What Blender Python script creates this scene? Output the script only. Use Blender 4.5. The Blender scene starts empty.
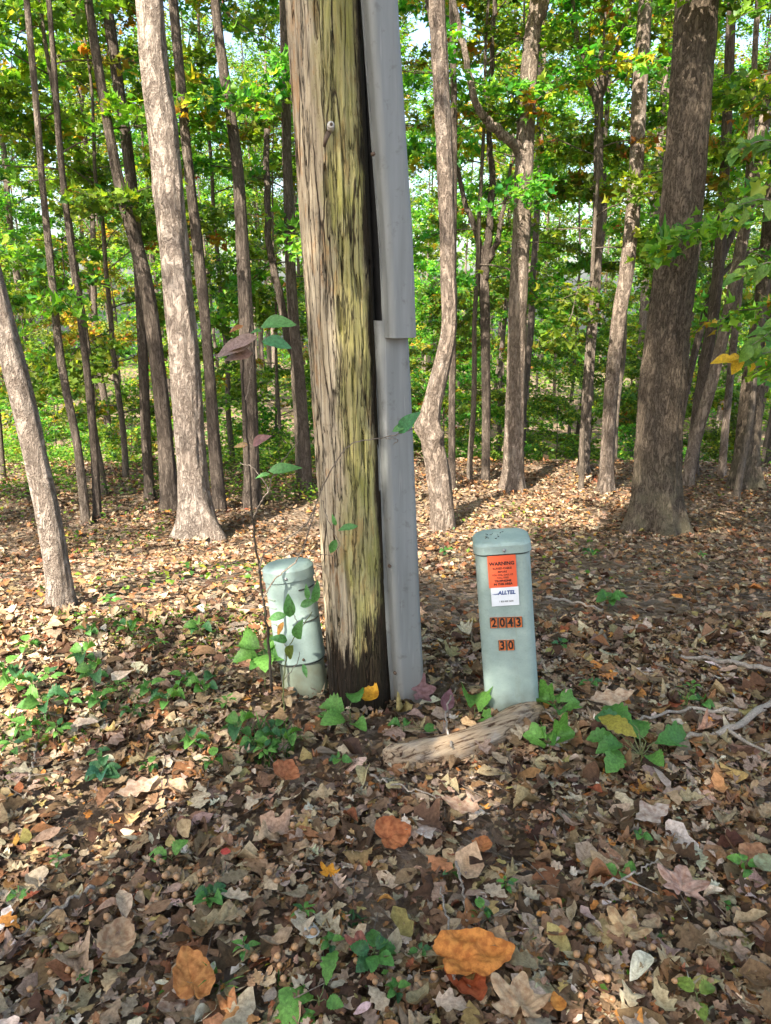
import bpy, math, random
import numpy as np
from mathutils import Vector

RNG = np.random.default_rng(7)
scene = bpy.context.scene
COL = scene.collection

# ------------------------------------------------------------------ camera
PITCH = math.radians(16.3)
F = 770.0
CAMZ = 1.5
CP, SP = math.cos(PITCH), math.sin(PITCH)
cam_d = bpy.data.cameras.new('camera')
cam = bpy.data.objects.new('camera', cam_d)
COL.objects.link(cam)
cam.location = (0, 0, CAMZ)
cam.rotation_euler = (math.pi / 2 - PITCH, 0, 0)
cam_d.sensor_fit = 'VERTICAL'
cam_d.sensor_height = 36.0
cam_d.lens = 36.0 * F / 1024.0
cam_d.clip_start = 0.05
cam_d.clip_end = 1000
scene.camera = cam


def sstep(a, b, x):
    t = np.clip((x - a) / (b - a), 0, 1)
    return t * t * (3 - 2 * t)


# ------------------------------------------------------------------ noise
def _hash(ix, iy, iz, s):
    h = (ix.astype(np.int64) * 374761393 + iy.astype(np.int64) * 668265263 +
         iz.astype(np.int64) * 2147483647 + s * 974634777) & 0xffffffff
    h = ((h ^ (h >> 13)) * 1274126177) & 0xffffffff
    h = ((h ^ (h >> 16)) * 2246822519) & 0xffffffff
    return ((h ^ (h >> 15)) & 0xffff) / 65535.0


def vnoise(x, y, z, s=0):
    x, y, z = np.broadcast_arrays(np.asarray(x, float), np.asarray(y, float), np.asarray(z, float))
    ix, iy, iz = np.floor(x), np.floor(y), np.floor(z)
    fx, fy, fz = x - ix, y - iy, z - iz
    fx = fx * fx * (3 - 2 * fx); fy = fy * fy * (3 - 2 * fy); fz = fz * fz * (3 - 2 * fz)
    r = 0
    for dx in (0, 1):
        wx = fx if dx else 1 - fx
        for dy in (0, 1):
            wy = fy if dy else 1 - fy
            for dz in (0, 1):
                wz = fz if dz else 1 - fz
                r = r + wx * wy * wz * _hash(ix + dx, iy + dy, iz + dz, s)
    return r


def fbm(x, y, z, s=0, o=4):
    a, t, r = 1.0, 0.0, 0.0
    for i in range(o):
        r = r + a * vnoise(x * 2 ** i, y * 2 ** i, z * 2 ** i, s + i)
        t += a
        a *= 0.5
    return r / t


# ------------------------------------------------------------------ terrain
def gz(x, y):
    x = np.asarray(x, float); y = np.asarray(y, float)
    z = -0.5 * sstep(2.9, 6.4, y) - 0.06 * sstep(6.4, 8.8, y)
    d = np.maximum(y - 8.8, 0)
    z = z - 0.30 * d * sstep(0, 2.0, d) * (1 - sstep(0, 26, d) * 0.62)
    far = sstep(30, 75, y)
    z = z + far * 3.2
    z = z + 0.02 * np.sin(x * 1.7 + y * 0.9) + 0.03 * np.sin(x * 0.8 - y * 1.3 + 1) * sstep(2, 5, y)
    z = z + (fbm(x * 0.35, y * 0.35, 0.0, 5, 2) - 0.5) * 0.5 * sstep(9, 16, np.hypot(x, y))
    z = z - 0.05 * np.clip(np.abs(x) - 6, 0, 14) * sstep(6, 10, np.abs(x))
    z = z + 5.0 * sstep(35, 110, np.abs(x))
    return z


def ray(px, py):
    xr = (px - 385.5) / F; yr = -(py - 512.0) / F
    return np.array([xr, CP + yr * SP, -SP + yr * CP])


def at(px, py, Y):
    d = ray(px, py)
    return np.array([0, 0, CAMZ]) + d * (Y / d[1])


def px2g(px, py):
    d = ray(px, py)
    t = 0.4
    while t < 80:
        p = np.array([0, 0, CAMZ]) + d * t
        if p[2] <= gz(p[0], p[1]):
            return np.array([p[0], p[1], float(gz(p[0], p[1]))])
        t += 0.004 + t * 0.001
    return p


def depth_of(p):
    return p[1] * CP - (p[2] - CAMZ) * SP


# ------------------------------------------------------------------ mesh helpers
def np_mesh(name, V, faces, mats=(), attr=None, midx=None, smooth=True):
    """faces: list of arrays of shape (n,k)."""
    me = bpy.data.meshes.new(name)
    V = np.asarray(V, np.float32)
    if isinstance(faces, np.ndarray):
        faces = [faces]
    faces = [np.asarray(f, np.int32) for f in faces if len(f)]
    loops = np.concatenate([f.ravel() for f in faces])
    sizes = np.concatenate([np.full(len(f), f.shape[1], np.int32) for f in faces])
    starts = np.concatenate([[0], np.cumsum(sizes)[:-1]]).astype(np.int32)
    me.vertices.add(len(V)); me.vertices.foreach_set('co', V.ravel())
    me.loops.add(len(loops)); me.loops.foreach_set('vertex_index', loops)
    me.polygons.add(len(sizes))
    me.polygons.foreach_set('loop_start', starts)
    me.polygons.foreach_set('loop_total', sizes)
    if midx is not None:
        me.polygons.foreach_set('material_index', np.asarray(midx, np.int32))
    me.update(calc_edges=True)
    me.polygons.foreach_set('use_smooth', np.full(len(sizes), smooth, bool))
    if attr is not None:
        a = me.attributes.new('col', 'FLOAT_COLOR', 'POINT')
        c = np.ones((len(V), 4), np.float32); c[:, :3] = attr
        a.data.foreach_set('color', c.ravel())
    for m in mats:
        me.materials.append(m)
    me.validate()
    return me


def link(name, me, parent=None, loc=None):
    o = bpy.data.objects.new(name, me)
    COL.objects.link(o)
    if parent is not None:
        o.parent = parent
    if loc is not None:
        o.location = [float(v) for v in loc]
    return o


def tag(o, label, cat, group=None):
    o['label'] = label; o['category'] = cat
    if group:
        o['group'] = group
    return o


def thing(name, label, cat, loc=(0, 0, 0), group=None, rotz=0.0):
    o = bpy.data.objects.new(name, None)
    o.empty_display_size = 0.1
    COL.objects.link(o)
    o.location = [float(v) for v in loc]
    o.rotation_euler = (0, 0, rotz)
    return tag(o, label, cat, group)


def kind(o, k):
    o['kind'] = k
    return o


def unit(v):
    v = np.asarray(v, float)
    return v / (np.linalg.norm(v, axis=-1, keepdims=True) + 1e-9)


def spline(pts, n):
    """Catmull-Rom through points -> n samples"""
    P = np.asarray(pts, float)
    if len(P) == 2:
        t = np.linspace(0, 1, n)[:, None]
        return P[0] * (1 - t) + P[1] * t
    Q = np.vstack([2 * P[0] - P[1], P, 2 * P[-1] - P[-2]])
    seg = len(P) - 1
    u = np.linspace(0, seg - 1e-6, n)
    i = np.floor(u).astype(int); t = (u - i)[:, None]
    a, b, c, d = Q[i], Q[i + 1], Q[i + 2], Q[i + 3]
    return 0.5 * ((2 * b) + (-a + c) * t + (2 * a - 5 * b + 4 * c - d) * t ** 2 + (-a + 3 * b - 3 * c + d) * t ** 3)


def tube_arrays(path, rad, segs=8, disp=None, cap=True):
    P = np.asarray(path, float); n = len(P)
    rad = np.broadcast_to(np.asarray(rad, float), (n,))
    T = unit(np.gradient(P, axis=0))
    ref = np.array([1.0, 0, 0]) if abs(T[0][0]) < 0.8 else np.array([0, 1.0, 0])
    u = unit(ref - T[0] * np.dot(ref, T[0]))
    U = np.empty((n, 3)); W = np.empty((n, 3))
    for i in range(n):
        u = unit(u - T[i] * np.dot(u, T[i]))
        U[i] = u; W[i] = np.cross(T[i], u)
    th = np.linspace(0, 2 * math.pi, segs, endpoint=False)
    c, s = np.cos(th), np.sin(th)
    D = U[:, None, :] * c[None, :, None] + W[:, None, :] * s[None, :, None]
    R = rad[:, None] * np.ones((1, segs))
    if disp is not None:
        R = R + disp
    V = (P[:, None, :] + D * R[:, :, None]).reshape(-1, 3)
    i = np.arange(n - 1)[:, None]; j = np.arange(segs)[None, :]
    a = i * segs + j; b = i * segs + (j + 1) % segs
    Q = np.stack([a, b, b + segs, a + segs], -1).reshape(-1, 4)
    faces = [Q]
    if cap:
        faces.append(np.arange(segs)[::-1][None, :].astype(int))
        faces.append((np.arange(segs) + (n - 1) * segs)[None, :])
    return V, faces


class MB:
    """collects pieces that become ONE mesh object"""
    def __init__(self):
        self.V = []; self.F = {}; self.n = 0; self.C = []

    def add(self, V, faces, col=None, mi=0):
        V = np.asarray(V, float)
        if isinstance(faces, np.ndarray):
            faces = [faces]
        for f in faces:
            f = np.asarray(f)
            if len(f):
                self.F.setdefault((f.shape[1], mi), []).append(f + self.n)
        self.V.append(V)
        if col is not None:
            self.C.append(np.broadcast_to(np.asarray(col, float), (len(V), 3)))
        self.n += len(V)
        return self

    def tube(self, path, rad, segs=8, col=None, mi=0):
        V, f = tube_arrays(path, rad, segs)
        return self.add(V, f, col, mi)

    def box(self, c, s, R=None, col=None, mi=0):
        x, y, z = [v / 2 for v in s]
        V = np.array([[-x, -y, -z], [x, -y, -z], [x, y, -z], [-x, y, -z], [-x, -y, z], [x, -y, z], [x, y, z], [-x, y, z]])
        if R is not None:
            V = V @ np.asarray(R).T
        f = np.array([[0, 3, 2, 1], [4, 5, 6, 7], [0, 1, 5, 4], [1, 2, 6, 5], [2, 3, 7, 6], [3, 0, 4, 7]])
        return self.add(V + np.asarray(c), f, col, mi)

    def mesh(self, name, mats, smooth=True):
        keys = list(self.F)
        faces = [np.concatenate(self.F[k]) for k in keys]
        midx = np.concatenate([np.full(len(f), k[1]) for f, k in zip(faces, keys)])
        V = np.concatenate(self.V)
        C = np.concatenate(self.C) if self.C and sum(len(c) for c in self.C) == len(V) else None
        return np_mesh(name, V, faces, mats, C, midx, smooth)

    def build(self, name, mats, parent=None, smooth=True, loc=None):
        if not isinstance(mats, (list, tuple)):
            mats = [mats]
        return link(name, self.mesh(name, mats, smooth), parent, loc)


# ------------------------------------------------------------------ materials
class NT:
    def __init__(self, name):
        self.m = bpy.data.materials.new(name)
        self.m.use_nodes = True
        self.t = self.m.node_tree
        self.t.nodes.clear()
        self.out = self.n('ShaderNodeOutputMaterial')

    def n(self, typ, **kw):
        nd = self.t.nodes.new(typ)
        ins = kw.pop('ins', {})
        for k, v in kw.items():
            setattr(nd, k, v)
        for k, v in ins.items():
            if isinstance(v, bpy.types.NodeSocket):
                self.t.links.new(v, nd.inputs[k])
            else:
                nd.inputs[k].default_value = v
        return nd

    def coord(self, which='Object', scale=(1, 1, 1), rot=(0, 0, 0)):
        tc = self.n('ShaderNodeTexCoord')
        mp = self.n('ShaderNodeMapping', ins={'Vector': tc.outputs[which], 'Scale': scale, 'Rotation': rot})
        return mp.outputs[0]

    def noise(self, vec, scale, detail=5, rough=0.6, dist=0.0, which='Fac'):
        return self.n('ShaderNodeTexNoise', ins={'Vector': vec, 'Scale': scale, 'Detail': detail, 'Roughness': rough, 'Distortion': dist}).outputs[which]

    def voro(self, vec, scale, feature='F1', rnd=1.0):
        return self.n('ShaderNodeTexVoronoi', feature=feature, ins={'Vector': vec, 'Scale': scale, 'Randomness': rnd})

    def ramp(self, fac, stops, interp='LINEAR'):
        r = self.n('ShaderNodeValToRGB', ins={'Fac': fac})
        cr = r.color_ramp
        cr.interpolation = interp
        while len(cr.elements) < len(stops):
            cr.elements.new(0.5)
        for e, (p, c) in zip(cr.elements, stops):
            e.position = p
            e.color = (c, c, c, 1) if not hasattr(c, '__len__') else (*c, 1)
        return r.outputs[0]

    def mix(self, fac, a, b, blend='MIX'):
        nd = self.n('ShaderNodeMix', data_type='RGBA', blend_type=blend)
        for idx, v in ((0, fac), (6, a), (7, b)):
            if isinstance(v, bpy.types.NodeSocket):
                self.t.links.new(v, nd.inputs[idx])
            elif idx == 0:
                nd.inputs[0].default_value = v
            else:
                nd.inputs[idx].default_value = (*v, 1)
        return nd.outputs[2]

    def math(self, op, a, b=0.0, c=None):
        nd = self.n('ShaderNodeMath', operation=op)
        for i, v in enumerate((a, b) if c is None else (a, b, c)):
            if isinstance(v, bpy.types.NodeSocket):
                self.t.links.new(v, nd.inputs[i])
            else:
                nd.inputs[i].default_value = v
        return nd.outputs[0]

    def bump(self, h, dist=0.01, strength=1.0):
        return self.n('ShaderNodeBump', ins={'Height': h, 'Distance': dist, 'Strength': strength}).outputs[0]

    def pbsdf(self, col, rough=0.8, bump=None, spec=0.3, metal=0.0):
        ins = {'Base Color': col if isinstance(col, bpy.types.NodeSocket) else (*col, 1),
               'Roughness': rough, 'Specular IOR Level': spec, 'Metallic': metal}
        if bump is not None:
            ins['Normal'] = bump
        return self.n('ShaderNodeBsdfPrincipled', ins=ins).outputs[0]

    def done(self, sh):
        self.t.links.new(sh, self.out.inputs[0])
        return self.m


def leaf_material(name, trans=0.45, tint=(1.25, 1.3, 0.55), rough=0.5, veins=False, rv=0.25, spec=0.35, mottle=0):
    m = NT(name)
    a = m.n('ShaderNodeAttribute', attribute_name='col').outputs['Color']
    oi = m.n('ShaderNodeObjectInfo').outputs['Random']
    if rv:
        hs = m.n('ShaderNodeHueSaturation', ins={
            'Hue': m.math('MULTIPLY_ADD', oi, 0.06 * rv * 4, 0.5 - 0.03 * rv * 4),
            'Value': m.math('MULTIPLY_ADD', oi, rv * 2, 1.0 - rv), 'Color': a, 'Saturation': 1.0, 'Fac': 1.0})
        a = hs.outputs[0]
    bmp = None
    if mottle:
        nz = m.noise(m.coord('Object'), mottle, 5, 0.7)
        a = m.mix(m.ramp(nz, [(0.38, 0.75), (0.62, 0.0)]), a, m.mix(1.0, a, (0.42, 0.38, 0.35), 'MULTIPLY'))
        bmp = m.bump(nz, 0.003, 0.7)
    if veins:
        v = m.coord('Object')
        nz = m.noise(v, 60, 4)
        a = m.mix(m.ramp(nz, [(0.38, 0.0), (0.62, 0.8)]), a, m.mix(1.0, a, (0.5, 0.36, 0.3), 'MULTIPLY'))
        bmp = m.bump(nz, 0.003, 0.6)
    p = m.pbsdf(a, rough, bmp, spec)
    t = m.n('ShaderNodeBsdfTranslucent', ins={'Color': m.mix(1.0, a, tint, 'MULTIPLY')}).outputs[0]
    mx = m.n('ShaderNodeMixShader', ins={'Fac': trans, 1: p, 2: t}).outputs[0]
    return m.done(mx)


def bark_material(name, light, dark, ridge=14.0, stretch=0.18, depth=0.02, moss=None, patch=0.0):
    m = NT(name)
    v0 = m.coord('Object')
    wob = m.noise(m.coord('Object', (1, 1, 0.6)), 6, 3, which='Color')
    va = m.n('ShaderNodeMix', data_type='VECTOR', ins={0: 0.05, 4: m.coord('Object', (1, 1, stretch)), 5: wob}).outputs[1]
    vb = m.n('ShaderNodeMix', data_type='VECTOR', ins={0: 0.04, 4: m.coord('Object', (1, 1, stretch * 1.8)), 5: wob}).outputs[1]
    n1 = m.noise(va, ridge * 2.2, 6, 0.7, 0.5)
    rg = m.math('ABSOLUTE', m.math('SUBTRACT', n1, 0.5))
    furrow = m.ramp(rg, [(0.0, 0.0), (0.085, 1.0)])
    n3 = m.noise(vb, ridge * 5.5, 5, 0.75, 0.3)
    n2 = m.noise(v0, 70, 5, 0.75)
    h = m.math('ADD', m.math('MULTIPLY', furrow, 0.45), m.math('MULTIPLY_ADD', n2, 0.35, m.math('MULTIPLY', n3, 0.9)))
    fac = m.ramp(h, [(0.42, 0.0), (1.12, 1.0)])
    c = m.mix(fac, dark, light)
    big = m.noise(v0, 3.2, 5, 0.6)
    c = m.mix(m.ramp(big, [(0.38, 0.0), (0.68, 0.6)]), c, m.mix(1.0, c, (0.58, 0.55, 0.53), 'MULTIPLY'))
    lich = m.noise(m.coord('Object', (1, 1, 0.6)), 17, 6, 0.7)
    c = m.mix(m.ramp(lich, [(0.60, 0.0), (0.68, 0.45)]), c, tuple(min(0.6, x * 1.5) for x in light))
    if moss:
        z = m.n('ShaderNodeSeparateXYZ', ins={0: v0}).outputs[2]
        mk = m.math('MULTIPLY', m.ramp(z, [(0.0, 1.0), (0.75, 0.0)]), m.ramp(m.noise(v0, 6, 4), [(0.42, 0.0), (0.62, 0.75)]))
        c = m.mix(mk, c, moss)
    if patch:
        c = m.mix(m.ramp(m.noise(m.coord('Object', (1, 1, 0.4)), 12, 6, 0.7), [(0.54, 0.0), (0.62, patch)]), c, (0.42, 0.37, 0.32))
    return m.done(m.pbsdf(c, 0.9, m.bump(h, depth, 1.0), 0.12))


M = {}
M['bark_grey'] = bark_material('bark_grey', (0.25, 0.205, 0.165), (0.06, 0.045, 0.034), 13, 0.2, 0.03)
M['bark_pale'] = bark_material('bark_pale', (0.33, 0.265, 0.21), (0.07, 0.05, 0.038), 9, 0.32, 0.04, patch=0.35)
M['bark_bright'] = bark_material('bark_bright', (0.43, 0.36, 0.30), (0.11, 0.08, 0.06), 8, 0.36, 0.045, patch=0.3)  # sunlit brightness of the two left trunks put into the bark colour
M['bark_mid'] = bark_material('bark_brown', (0.24, 0.20, 0.17), (0.06, 0.045, 0.035), 13, 0.2, 0.025)
M['bark_oak'] = bark_material('bark_oak', (0.215, 0.17, 0.125), (0.026, 0.019, 0.013), 15, 0.3, 0.045, moss=(0.28, 0.25, 0.16))
M['bark_dark'] = bark_material('bark_dark', (0.16, 0.13, 0.105), (0.04, 0.03, 0.024), 16, 0.2, 0.02)  # dark bark; on shadowed trunks their shade is put into this colour
M['bark_fg'] = bark_material('bark_fg', (0.20, 0.165, 0.13), (0.05, 0.04, 0.03), 22, 0.2, 0.012)
M['twig'] = bark_material('twig_bark', (0.30, 0.25, 0.20), (0.10, 0.08, 0.06), 60, 0.3, 0.003)
M['stem_dark'] = bark_material('stem_bark', (0.06, 0.05, 0.04), (0.02, 0.017, 0.014), 80, 0.3, 0.002)
M['leaf'] = leaf_material('foliage_leaf', 0.55, (1.6, 1.65, 0.55), 0.45, rv=0.28)
M['leaf_near'] = leaf_material('seedling_leaf', 0.35, (1.3, 1.3, 0.5), 0.45, rv=0.0, mottle=120)

M['litter'] = leaf_material('dry_leaf', 0.12, (1.2, 1.0, 0.8), 0.75, veins=False, rv=0.0, spec=0.15, mottle=95)
M['dry_big'] = leaf_material('dry_leaf_veined', 0.2, (1.2, 1.0, 0.8), 0.7, veins=True, rv=0.0, spec=0.25)
# ------------------------------------------------------------------ leaf shapes
def strip_leaf(wfun, N):
    t = np.linspace(0, 1, N + 1)
    with np.errstate(invalid="ignore"):
        w = np.nan_to_num(wfun(t), nan=0.004)
    V = []
    for i in range(N + 1):
        V += [(t[i], w[i], 0.0), (t[i], 0.0, 0.0), (t[i], -w[i], 0.0)]
    F_ = []
    for i in range(N):
        a = 3 * i
        F_ += [(a, a + 1, a + 4, a + 3), (a + 1, a + 2, a + 5, a + 4)]
    return np.array(V), [np.array(F_)]


def w_ovate(k=0.3):
    return lambda t: k * np.sin(np.pi * t ** 0.75) ** 0.9 + 0.006


def w_oak(k=0.34, n=3.6, deep=0.62, ph=0.2):
    def f(t):
        env = np.sin(np.pi * np.clip(t, 0, 1) ** 0.62) ** 0.7 * (0.55 + 0.45 * np.sin(np.pi * t ** 1.25))
        lob = 0.5 - 0.5 * np.cos(2 * np.pi * (n * t + ph))
        lob = lob ** 0.7
        w = k * env * (1 - deep + deep * lob)
        w = np.where(t < 0.1, 0.012, w)
        return w + 0.004
    return f


def fan_leaf(radii, ang0=-2.75, sub=True):
    """lobed (maple-like) outline, origin at the stalk end"""
    n = len(radii)
    th = np.linspace(ang0, -ang0, n)
    P = np.stack([np.cos(th) * radii, np.sin(th) * radii, 0 * th], -1)
    P[:, 0] += 0.38
    P = P / 1.38
    c = np.array([[0.38 / 1.38, 0, 0]])
    Mi = c + (P - c) * 0.5
    V = np.vstack([c, Mi, P])
    tri = [(0, 1 + i, 2 + i) for i in range(n - 1)]
    quad = [(1 + i, 1 + n + i, 2 + n + i, 2 + i) for i in range(n - 1)]
    return V, [np.array(tri), np.array(quad)]


MAPLE_R = np.array([0.30, 0.42, 0.36, 0.55, 0.72, 0.52, 0.42, 0.62, 0.80, 0.96, 0.74, 0.52, 0.66, 0.80, 1.0, 0.80, 0.66, 0.52, 0.74, 0.96, 0.80, 0.62, 0.42, 0.52, 0.72, 0.55, 0.36, 0.42, 0.30])
T_MAPLOW = fan_leaf(np.array([0.34, 0.62, 0.42, 0.86, 0.5, 0.62, 1.0, 0.62, 0.5, 0.86, 0.42, 0.62, 0.34]) ** 0.7, -2.7)
T_OAK = strip_leaf(w_oak(0.36, 3.4, 0.62), 14)
T_OAK2 = strip_leaf(w_oak(0.42, 2.6, 0.68, 0.35), 12)
T_OAK3 = strip_leaf(w_oak(0.30, 4.4, 0.45), 16)
T_OVA = strip_leaf(w_ovate(0.30), 7)
T_OVA2 = strip_leaf(w_ovate(0.22), 6)
T_MAP = fan_leaf(MAPLE_R)


def fan_hi(radii, n=64, rings=7, ang0=-2.85, ragged=0.05, seed=0, vein=True):
    r_ = np.random.default_rng(seed)
    th = np.linspace(ang0, -ang0, n)
    R = np.interp(np.linspace(0, 1, n), np.linspace(0, 1, len(radii)), radii) * (1 + ragged * r_.standard_normal(n))
    c = np.array([0.36, 0, 0])
    V = [c]
    for k in range(1, rings + 1):
        V += list(c + np.stack([np.cos(th) * R, np.sin(th) * R, 0 * th], -1) * (k / rings))
    V = np.array(V) / 1.36
    amp = V[:, 0] * 9; am2 = V[:, 1] * 9
    V[:, 2] = 0.15 * (fbm(amp * 0.45 + seed, am2 * 0.45, 0.3, 900 + seed, 2) - 0.5) + 0.10 * (fbm(amp + seed, am2, 0.7, 910 + seed, 3) - 0.5)
    V[:, 2] += 0.05 * np.abs(np.sin(V[:, 0] * 21 - np.abs(V[:, 1]) * 16)) * np.minimum(1, np.abs(V[:, 1]) * 6) * 0.5 + 0.22 * np.maximum(V[:, 1] - 0.12, 0) + 0.10 * np.maximum(-V[:, 1] - 0.2, 0)
    a_ = np.arctan2(V[:, 1], V[:, 0] + 0.03)
    for va_ in (-0.95, -0.45, 0, 0.45, 0.95):
        V[:, 2] -= 0.018 * np.exp(-((a_ - va_) / 0.05) ** 2)
    T_ = np.array([(0, 1 + i, 2 + i) for i in range(n - 1)])
    Q_ = np.concatenate([[(1 + (k - 1) * n + i, 1 + k * n + i, 2 + k * n + i, 2 + (k - 1) * n + i) for i in range(n - 1)] for k in range(1, rings)])
    return V, [T_, Q_]


CRUMP_R = np.array([0.32, 0.46, 0.55, 0.60, 0.62, 0.70, 0.74, 0.66, 0.72, 0.86, 0.92, 0.98, 0.92, 0.84, 0.80, 0.74, 0.62, 0.66, 0.60, 0.52, 0.50, 0.42, 0.30])
H_MAP = fan_hi(MAPLE_R, seed=1, ragged=0.03)
H_MAP2 = fan_hi(MAPLE_R[::-1] * np.linspace(0.8, 1.15, 29), seed=2, ragged=0.04)
OVA_R = np.array([0.34, 0.44, 0.52, 0.57, 0.56, 0.60, 0.59, 0.66, 0.70, 0.84, 1.02, 0.84, 0.74, 0.66, 0.62, 0.58, 0.58, 0.54, 0.53, 0.44, 0.33])
H_CR1 = fan_hi(OVA_R * np.linspace(0.85, 1.1, 21), ang0=-3.12, seed=3, ragged=0.035)
H_CR2 = fan_hi(OVA_R[::-1] * np.linspace(1.1, 0.8, 21), ang0=-3.12, seed=4, ragged=0.035)
T_MAPS = fan_leaf(MAPLE_R ** 0.5 * np.linspace(1, 1, 29))
T_BIT = strip_leaf(lambda t: 0.2 * np.sin(np.pi * t) ** 0.5 + 0.05 * np.sin(9 * t) + 0.02, 4)
T_LOW = strip_leaf(w_ovate(0.33), 3)
T_LOWOAK = strip_leaf(lambda t: np.interp(t, [0, .15, .3, .45, .6, .75, .9, 1], [.01, .16, .1, .32, .14, .34, .16, .02]), 7)
KITE = (np.array([(0, 0, 0), (0.42, 0.31, 0.03), (1, 0, -0.06), (0.42, -0.31, 0.03), (0.5, 0, 0)], float),
        [np.array([(0, 4, 2, 1), (0, 3, 2, 4)])])
HEX = (np.array([(0, 0, 0), (0.2, 0.27, 0.02), (0.55, 0.40, 0.05), (0.72, 0.2, 0.02), (1, 0, -0.08), (0.72, -0.2, 0.02), (0.55, -0.40, 0.05), (0.2, -0.27, 0.02), (0.45, 0, 0)], float),
       [np.array([(0, 8, 2, 1), (8, 4, 3, 2), (0, 7, 6, 8), (8, 6, 5, 4)])])


def basis(dirs, nrm):
    X = unit(dirs)
    Z = unit(nrm - X * np.sum(nrm * X, -1, keepdims=True))
    Y = np.cross(Z, X)
    return X, Y, Z


def scatter(mb, tpl, pos, dirs, nrm, size, col, cx=0.0, cy=0.0, tw=0.0, rough=0.0, rng=RNG, mi=0, wid=1.0):
    """many leaves of one template; cx = curl along, cy = cup across, tw = twist"""
    V0, F0 = tpl
    n = len(pos); k = len(V0)
    if n == 0:
        return
    size = np.broadcast_to(np.asarray(size, float), (n,))
    cx = np.broadcast_to(np.asarray(cx, float), (n,))[:, None]
    cy = np.broadcast_to(np.asarray(cy, float), (n,))[:, None]
    tw = np.broadcast_to(np.asarray(tw, float), (n,))[:, None]
    wid = np.broadcast_to(np.asarray(wid, float), (n,))[:, None]
    x = V0[None, :, 0] * np.ones((n, 1)); y = V0[None, :, 1] * wid; z = V0[None, :, 2] * np.ones((n, 1))
    z = z + cx * (x - 0.5) ** 2 * 2 + cy * y ** 2 * 6 + tw * y * (x - 0.3) * 2
    if rough:
        ph = rng.random((n, 3)) * 6.28
        z = z + rough * (np.sin(x * 9 + ph[:, :1]) * np.sin(y * 17 + ph[:, 1:2]) + 0.6 * np.sin((x + y) * 14 + ph[:, 2:]))
    X, Y, Z = basis(dirs, nrm)
    P = (x[..., None] * X[:, None] + y[..., None] * Y[:, None] + z[..., None] * Z[:, None]) * size[:, None, None] + pos[:, None]
    offs = (np.arange(n) * k)[:, None, None]
    faces = [(f[None] + offs).reshape(-1, f.shape[1]) for f in F0]
    C = np.repeat(np.asarray(col, float)[:, None], k, 1).reshape(-1, 3) if np.ndim(col) == 2 else np.broadcast_to(col, (n * k, 3))
    mb.add(P.reshape(-1, 3), faces, C, mi)


def pick_cols(rng, n, pal, w, jit=0.18):
    pal = np.asarray(pal, float); w = np.asarray(w, float); w = w / w.sum()
    c = pal[rng.choice(len(pal), n, p=w)]
    return np.clip(c * (1 + jit * rng.standard_normal((n, 1))) * (1 + 0.06 * rng.standard_normal((n, 3))), 0.004, 0.85)


LITTER_PAL = [(0.38, 0.275, 0.165), (0.50, 0.40, 0.28), (0.22, 0.135, 0.075), (0.31, 0.155, 0.07), (0.085, 0.05, 0.03),
              (0.60, 0.52, 0.41), (0.34, 0.26, 0.18), (0.48, 0.215, 0.055), (0.28, 0.095, 0.045), (0.40, 0.31, 0.12)]
LITTER_W = [20, 9, 20, 9, 17, 2.8, 19, 1.5, 1.1, 2]

# ------------------------------------------------------------------ ground
m = NT('forest_soil')
v = m.coord('Object')
vo = m.voro(v, 26)
n1 = m.noise(v, 40, 6, 0.7)
c = m.mix(m.ramp(n1, [(0.3, 0.0), (0.7, 1.0)]), (0.09, 0.06, 0.04), (0.26, 0.19, 0.13))
c = m.mix(0.45, c, m.mix(1.0, m.ramp(m.n('ShaderNodeSeparateColor', ins={0: vo.outputs['Color']}).outputs[0], [(0.0, (0.08, 0.05, 0.03)), (0.5, (0.26, 0.18, 0.12)), (1.0, (0.40, 0.32, 0.25))]), (1, 1, 1), 'MULTIPLY'))
M['soil'] = m.done(m.pbsdf(c, 0.95, m.bump(m.math('ADD', n1, vo.outputs['Distance']), 0.03, 1.0), 0.1))


def axis(lo, hi, c, dense, n):
    s = np.linspace(-1, 1, n)
    a = np.sinh(s * 4.2) / np.sinh(4.2)
    a = np.where(a < 0, a * (c - lo), a * (hi - c)) + c
    return a


xs = axis(-160, 160, 0.0, 1, 330)
ys = axis(-120, 190, 3.6, 1, 380)
GX, GY = np.meshgrid(xs, ys)
GZ = gz(GX, GY) + (fbm(GX * 5, GY * 5, 0, 11, 3) - 0.5) * 0.05 * (np.hypot(GX, GY - 4) < 14) - 0.012
nx, ny = len(xs), len(ys)
ii = (np.arange(ny - 1)[:, None] * nx + np.arange(nx - 1)[None]).ravel()
ground = link('forest_floor', np_mesh('forest_floor', np.stack([GX, GY, GZ], -1).reshape(-1, 3),
              np.stack([ii, ii + 1, ii + 1 + nx, ii + nx], -1), [M['soil']]))
kind(ground, 'structure')


def clear_of(p, spots):
    ok = np.ones(len(p), bool)
    for (x, y, r) in spots:
        ok &= np.hypot(p[:, 0] - x, p[:, 1] - y) > r
    return ok


# ------------------------------------------------------------------ leaf litter
rng = np.random.default_rng(21)
mb = MB()


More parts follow.
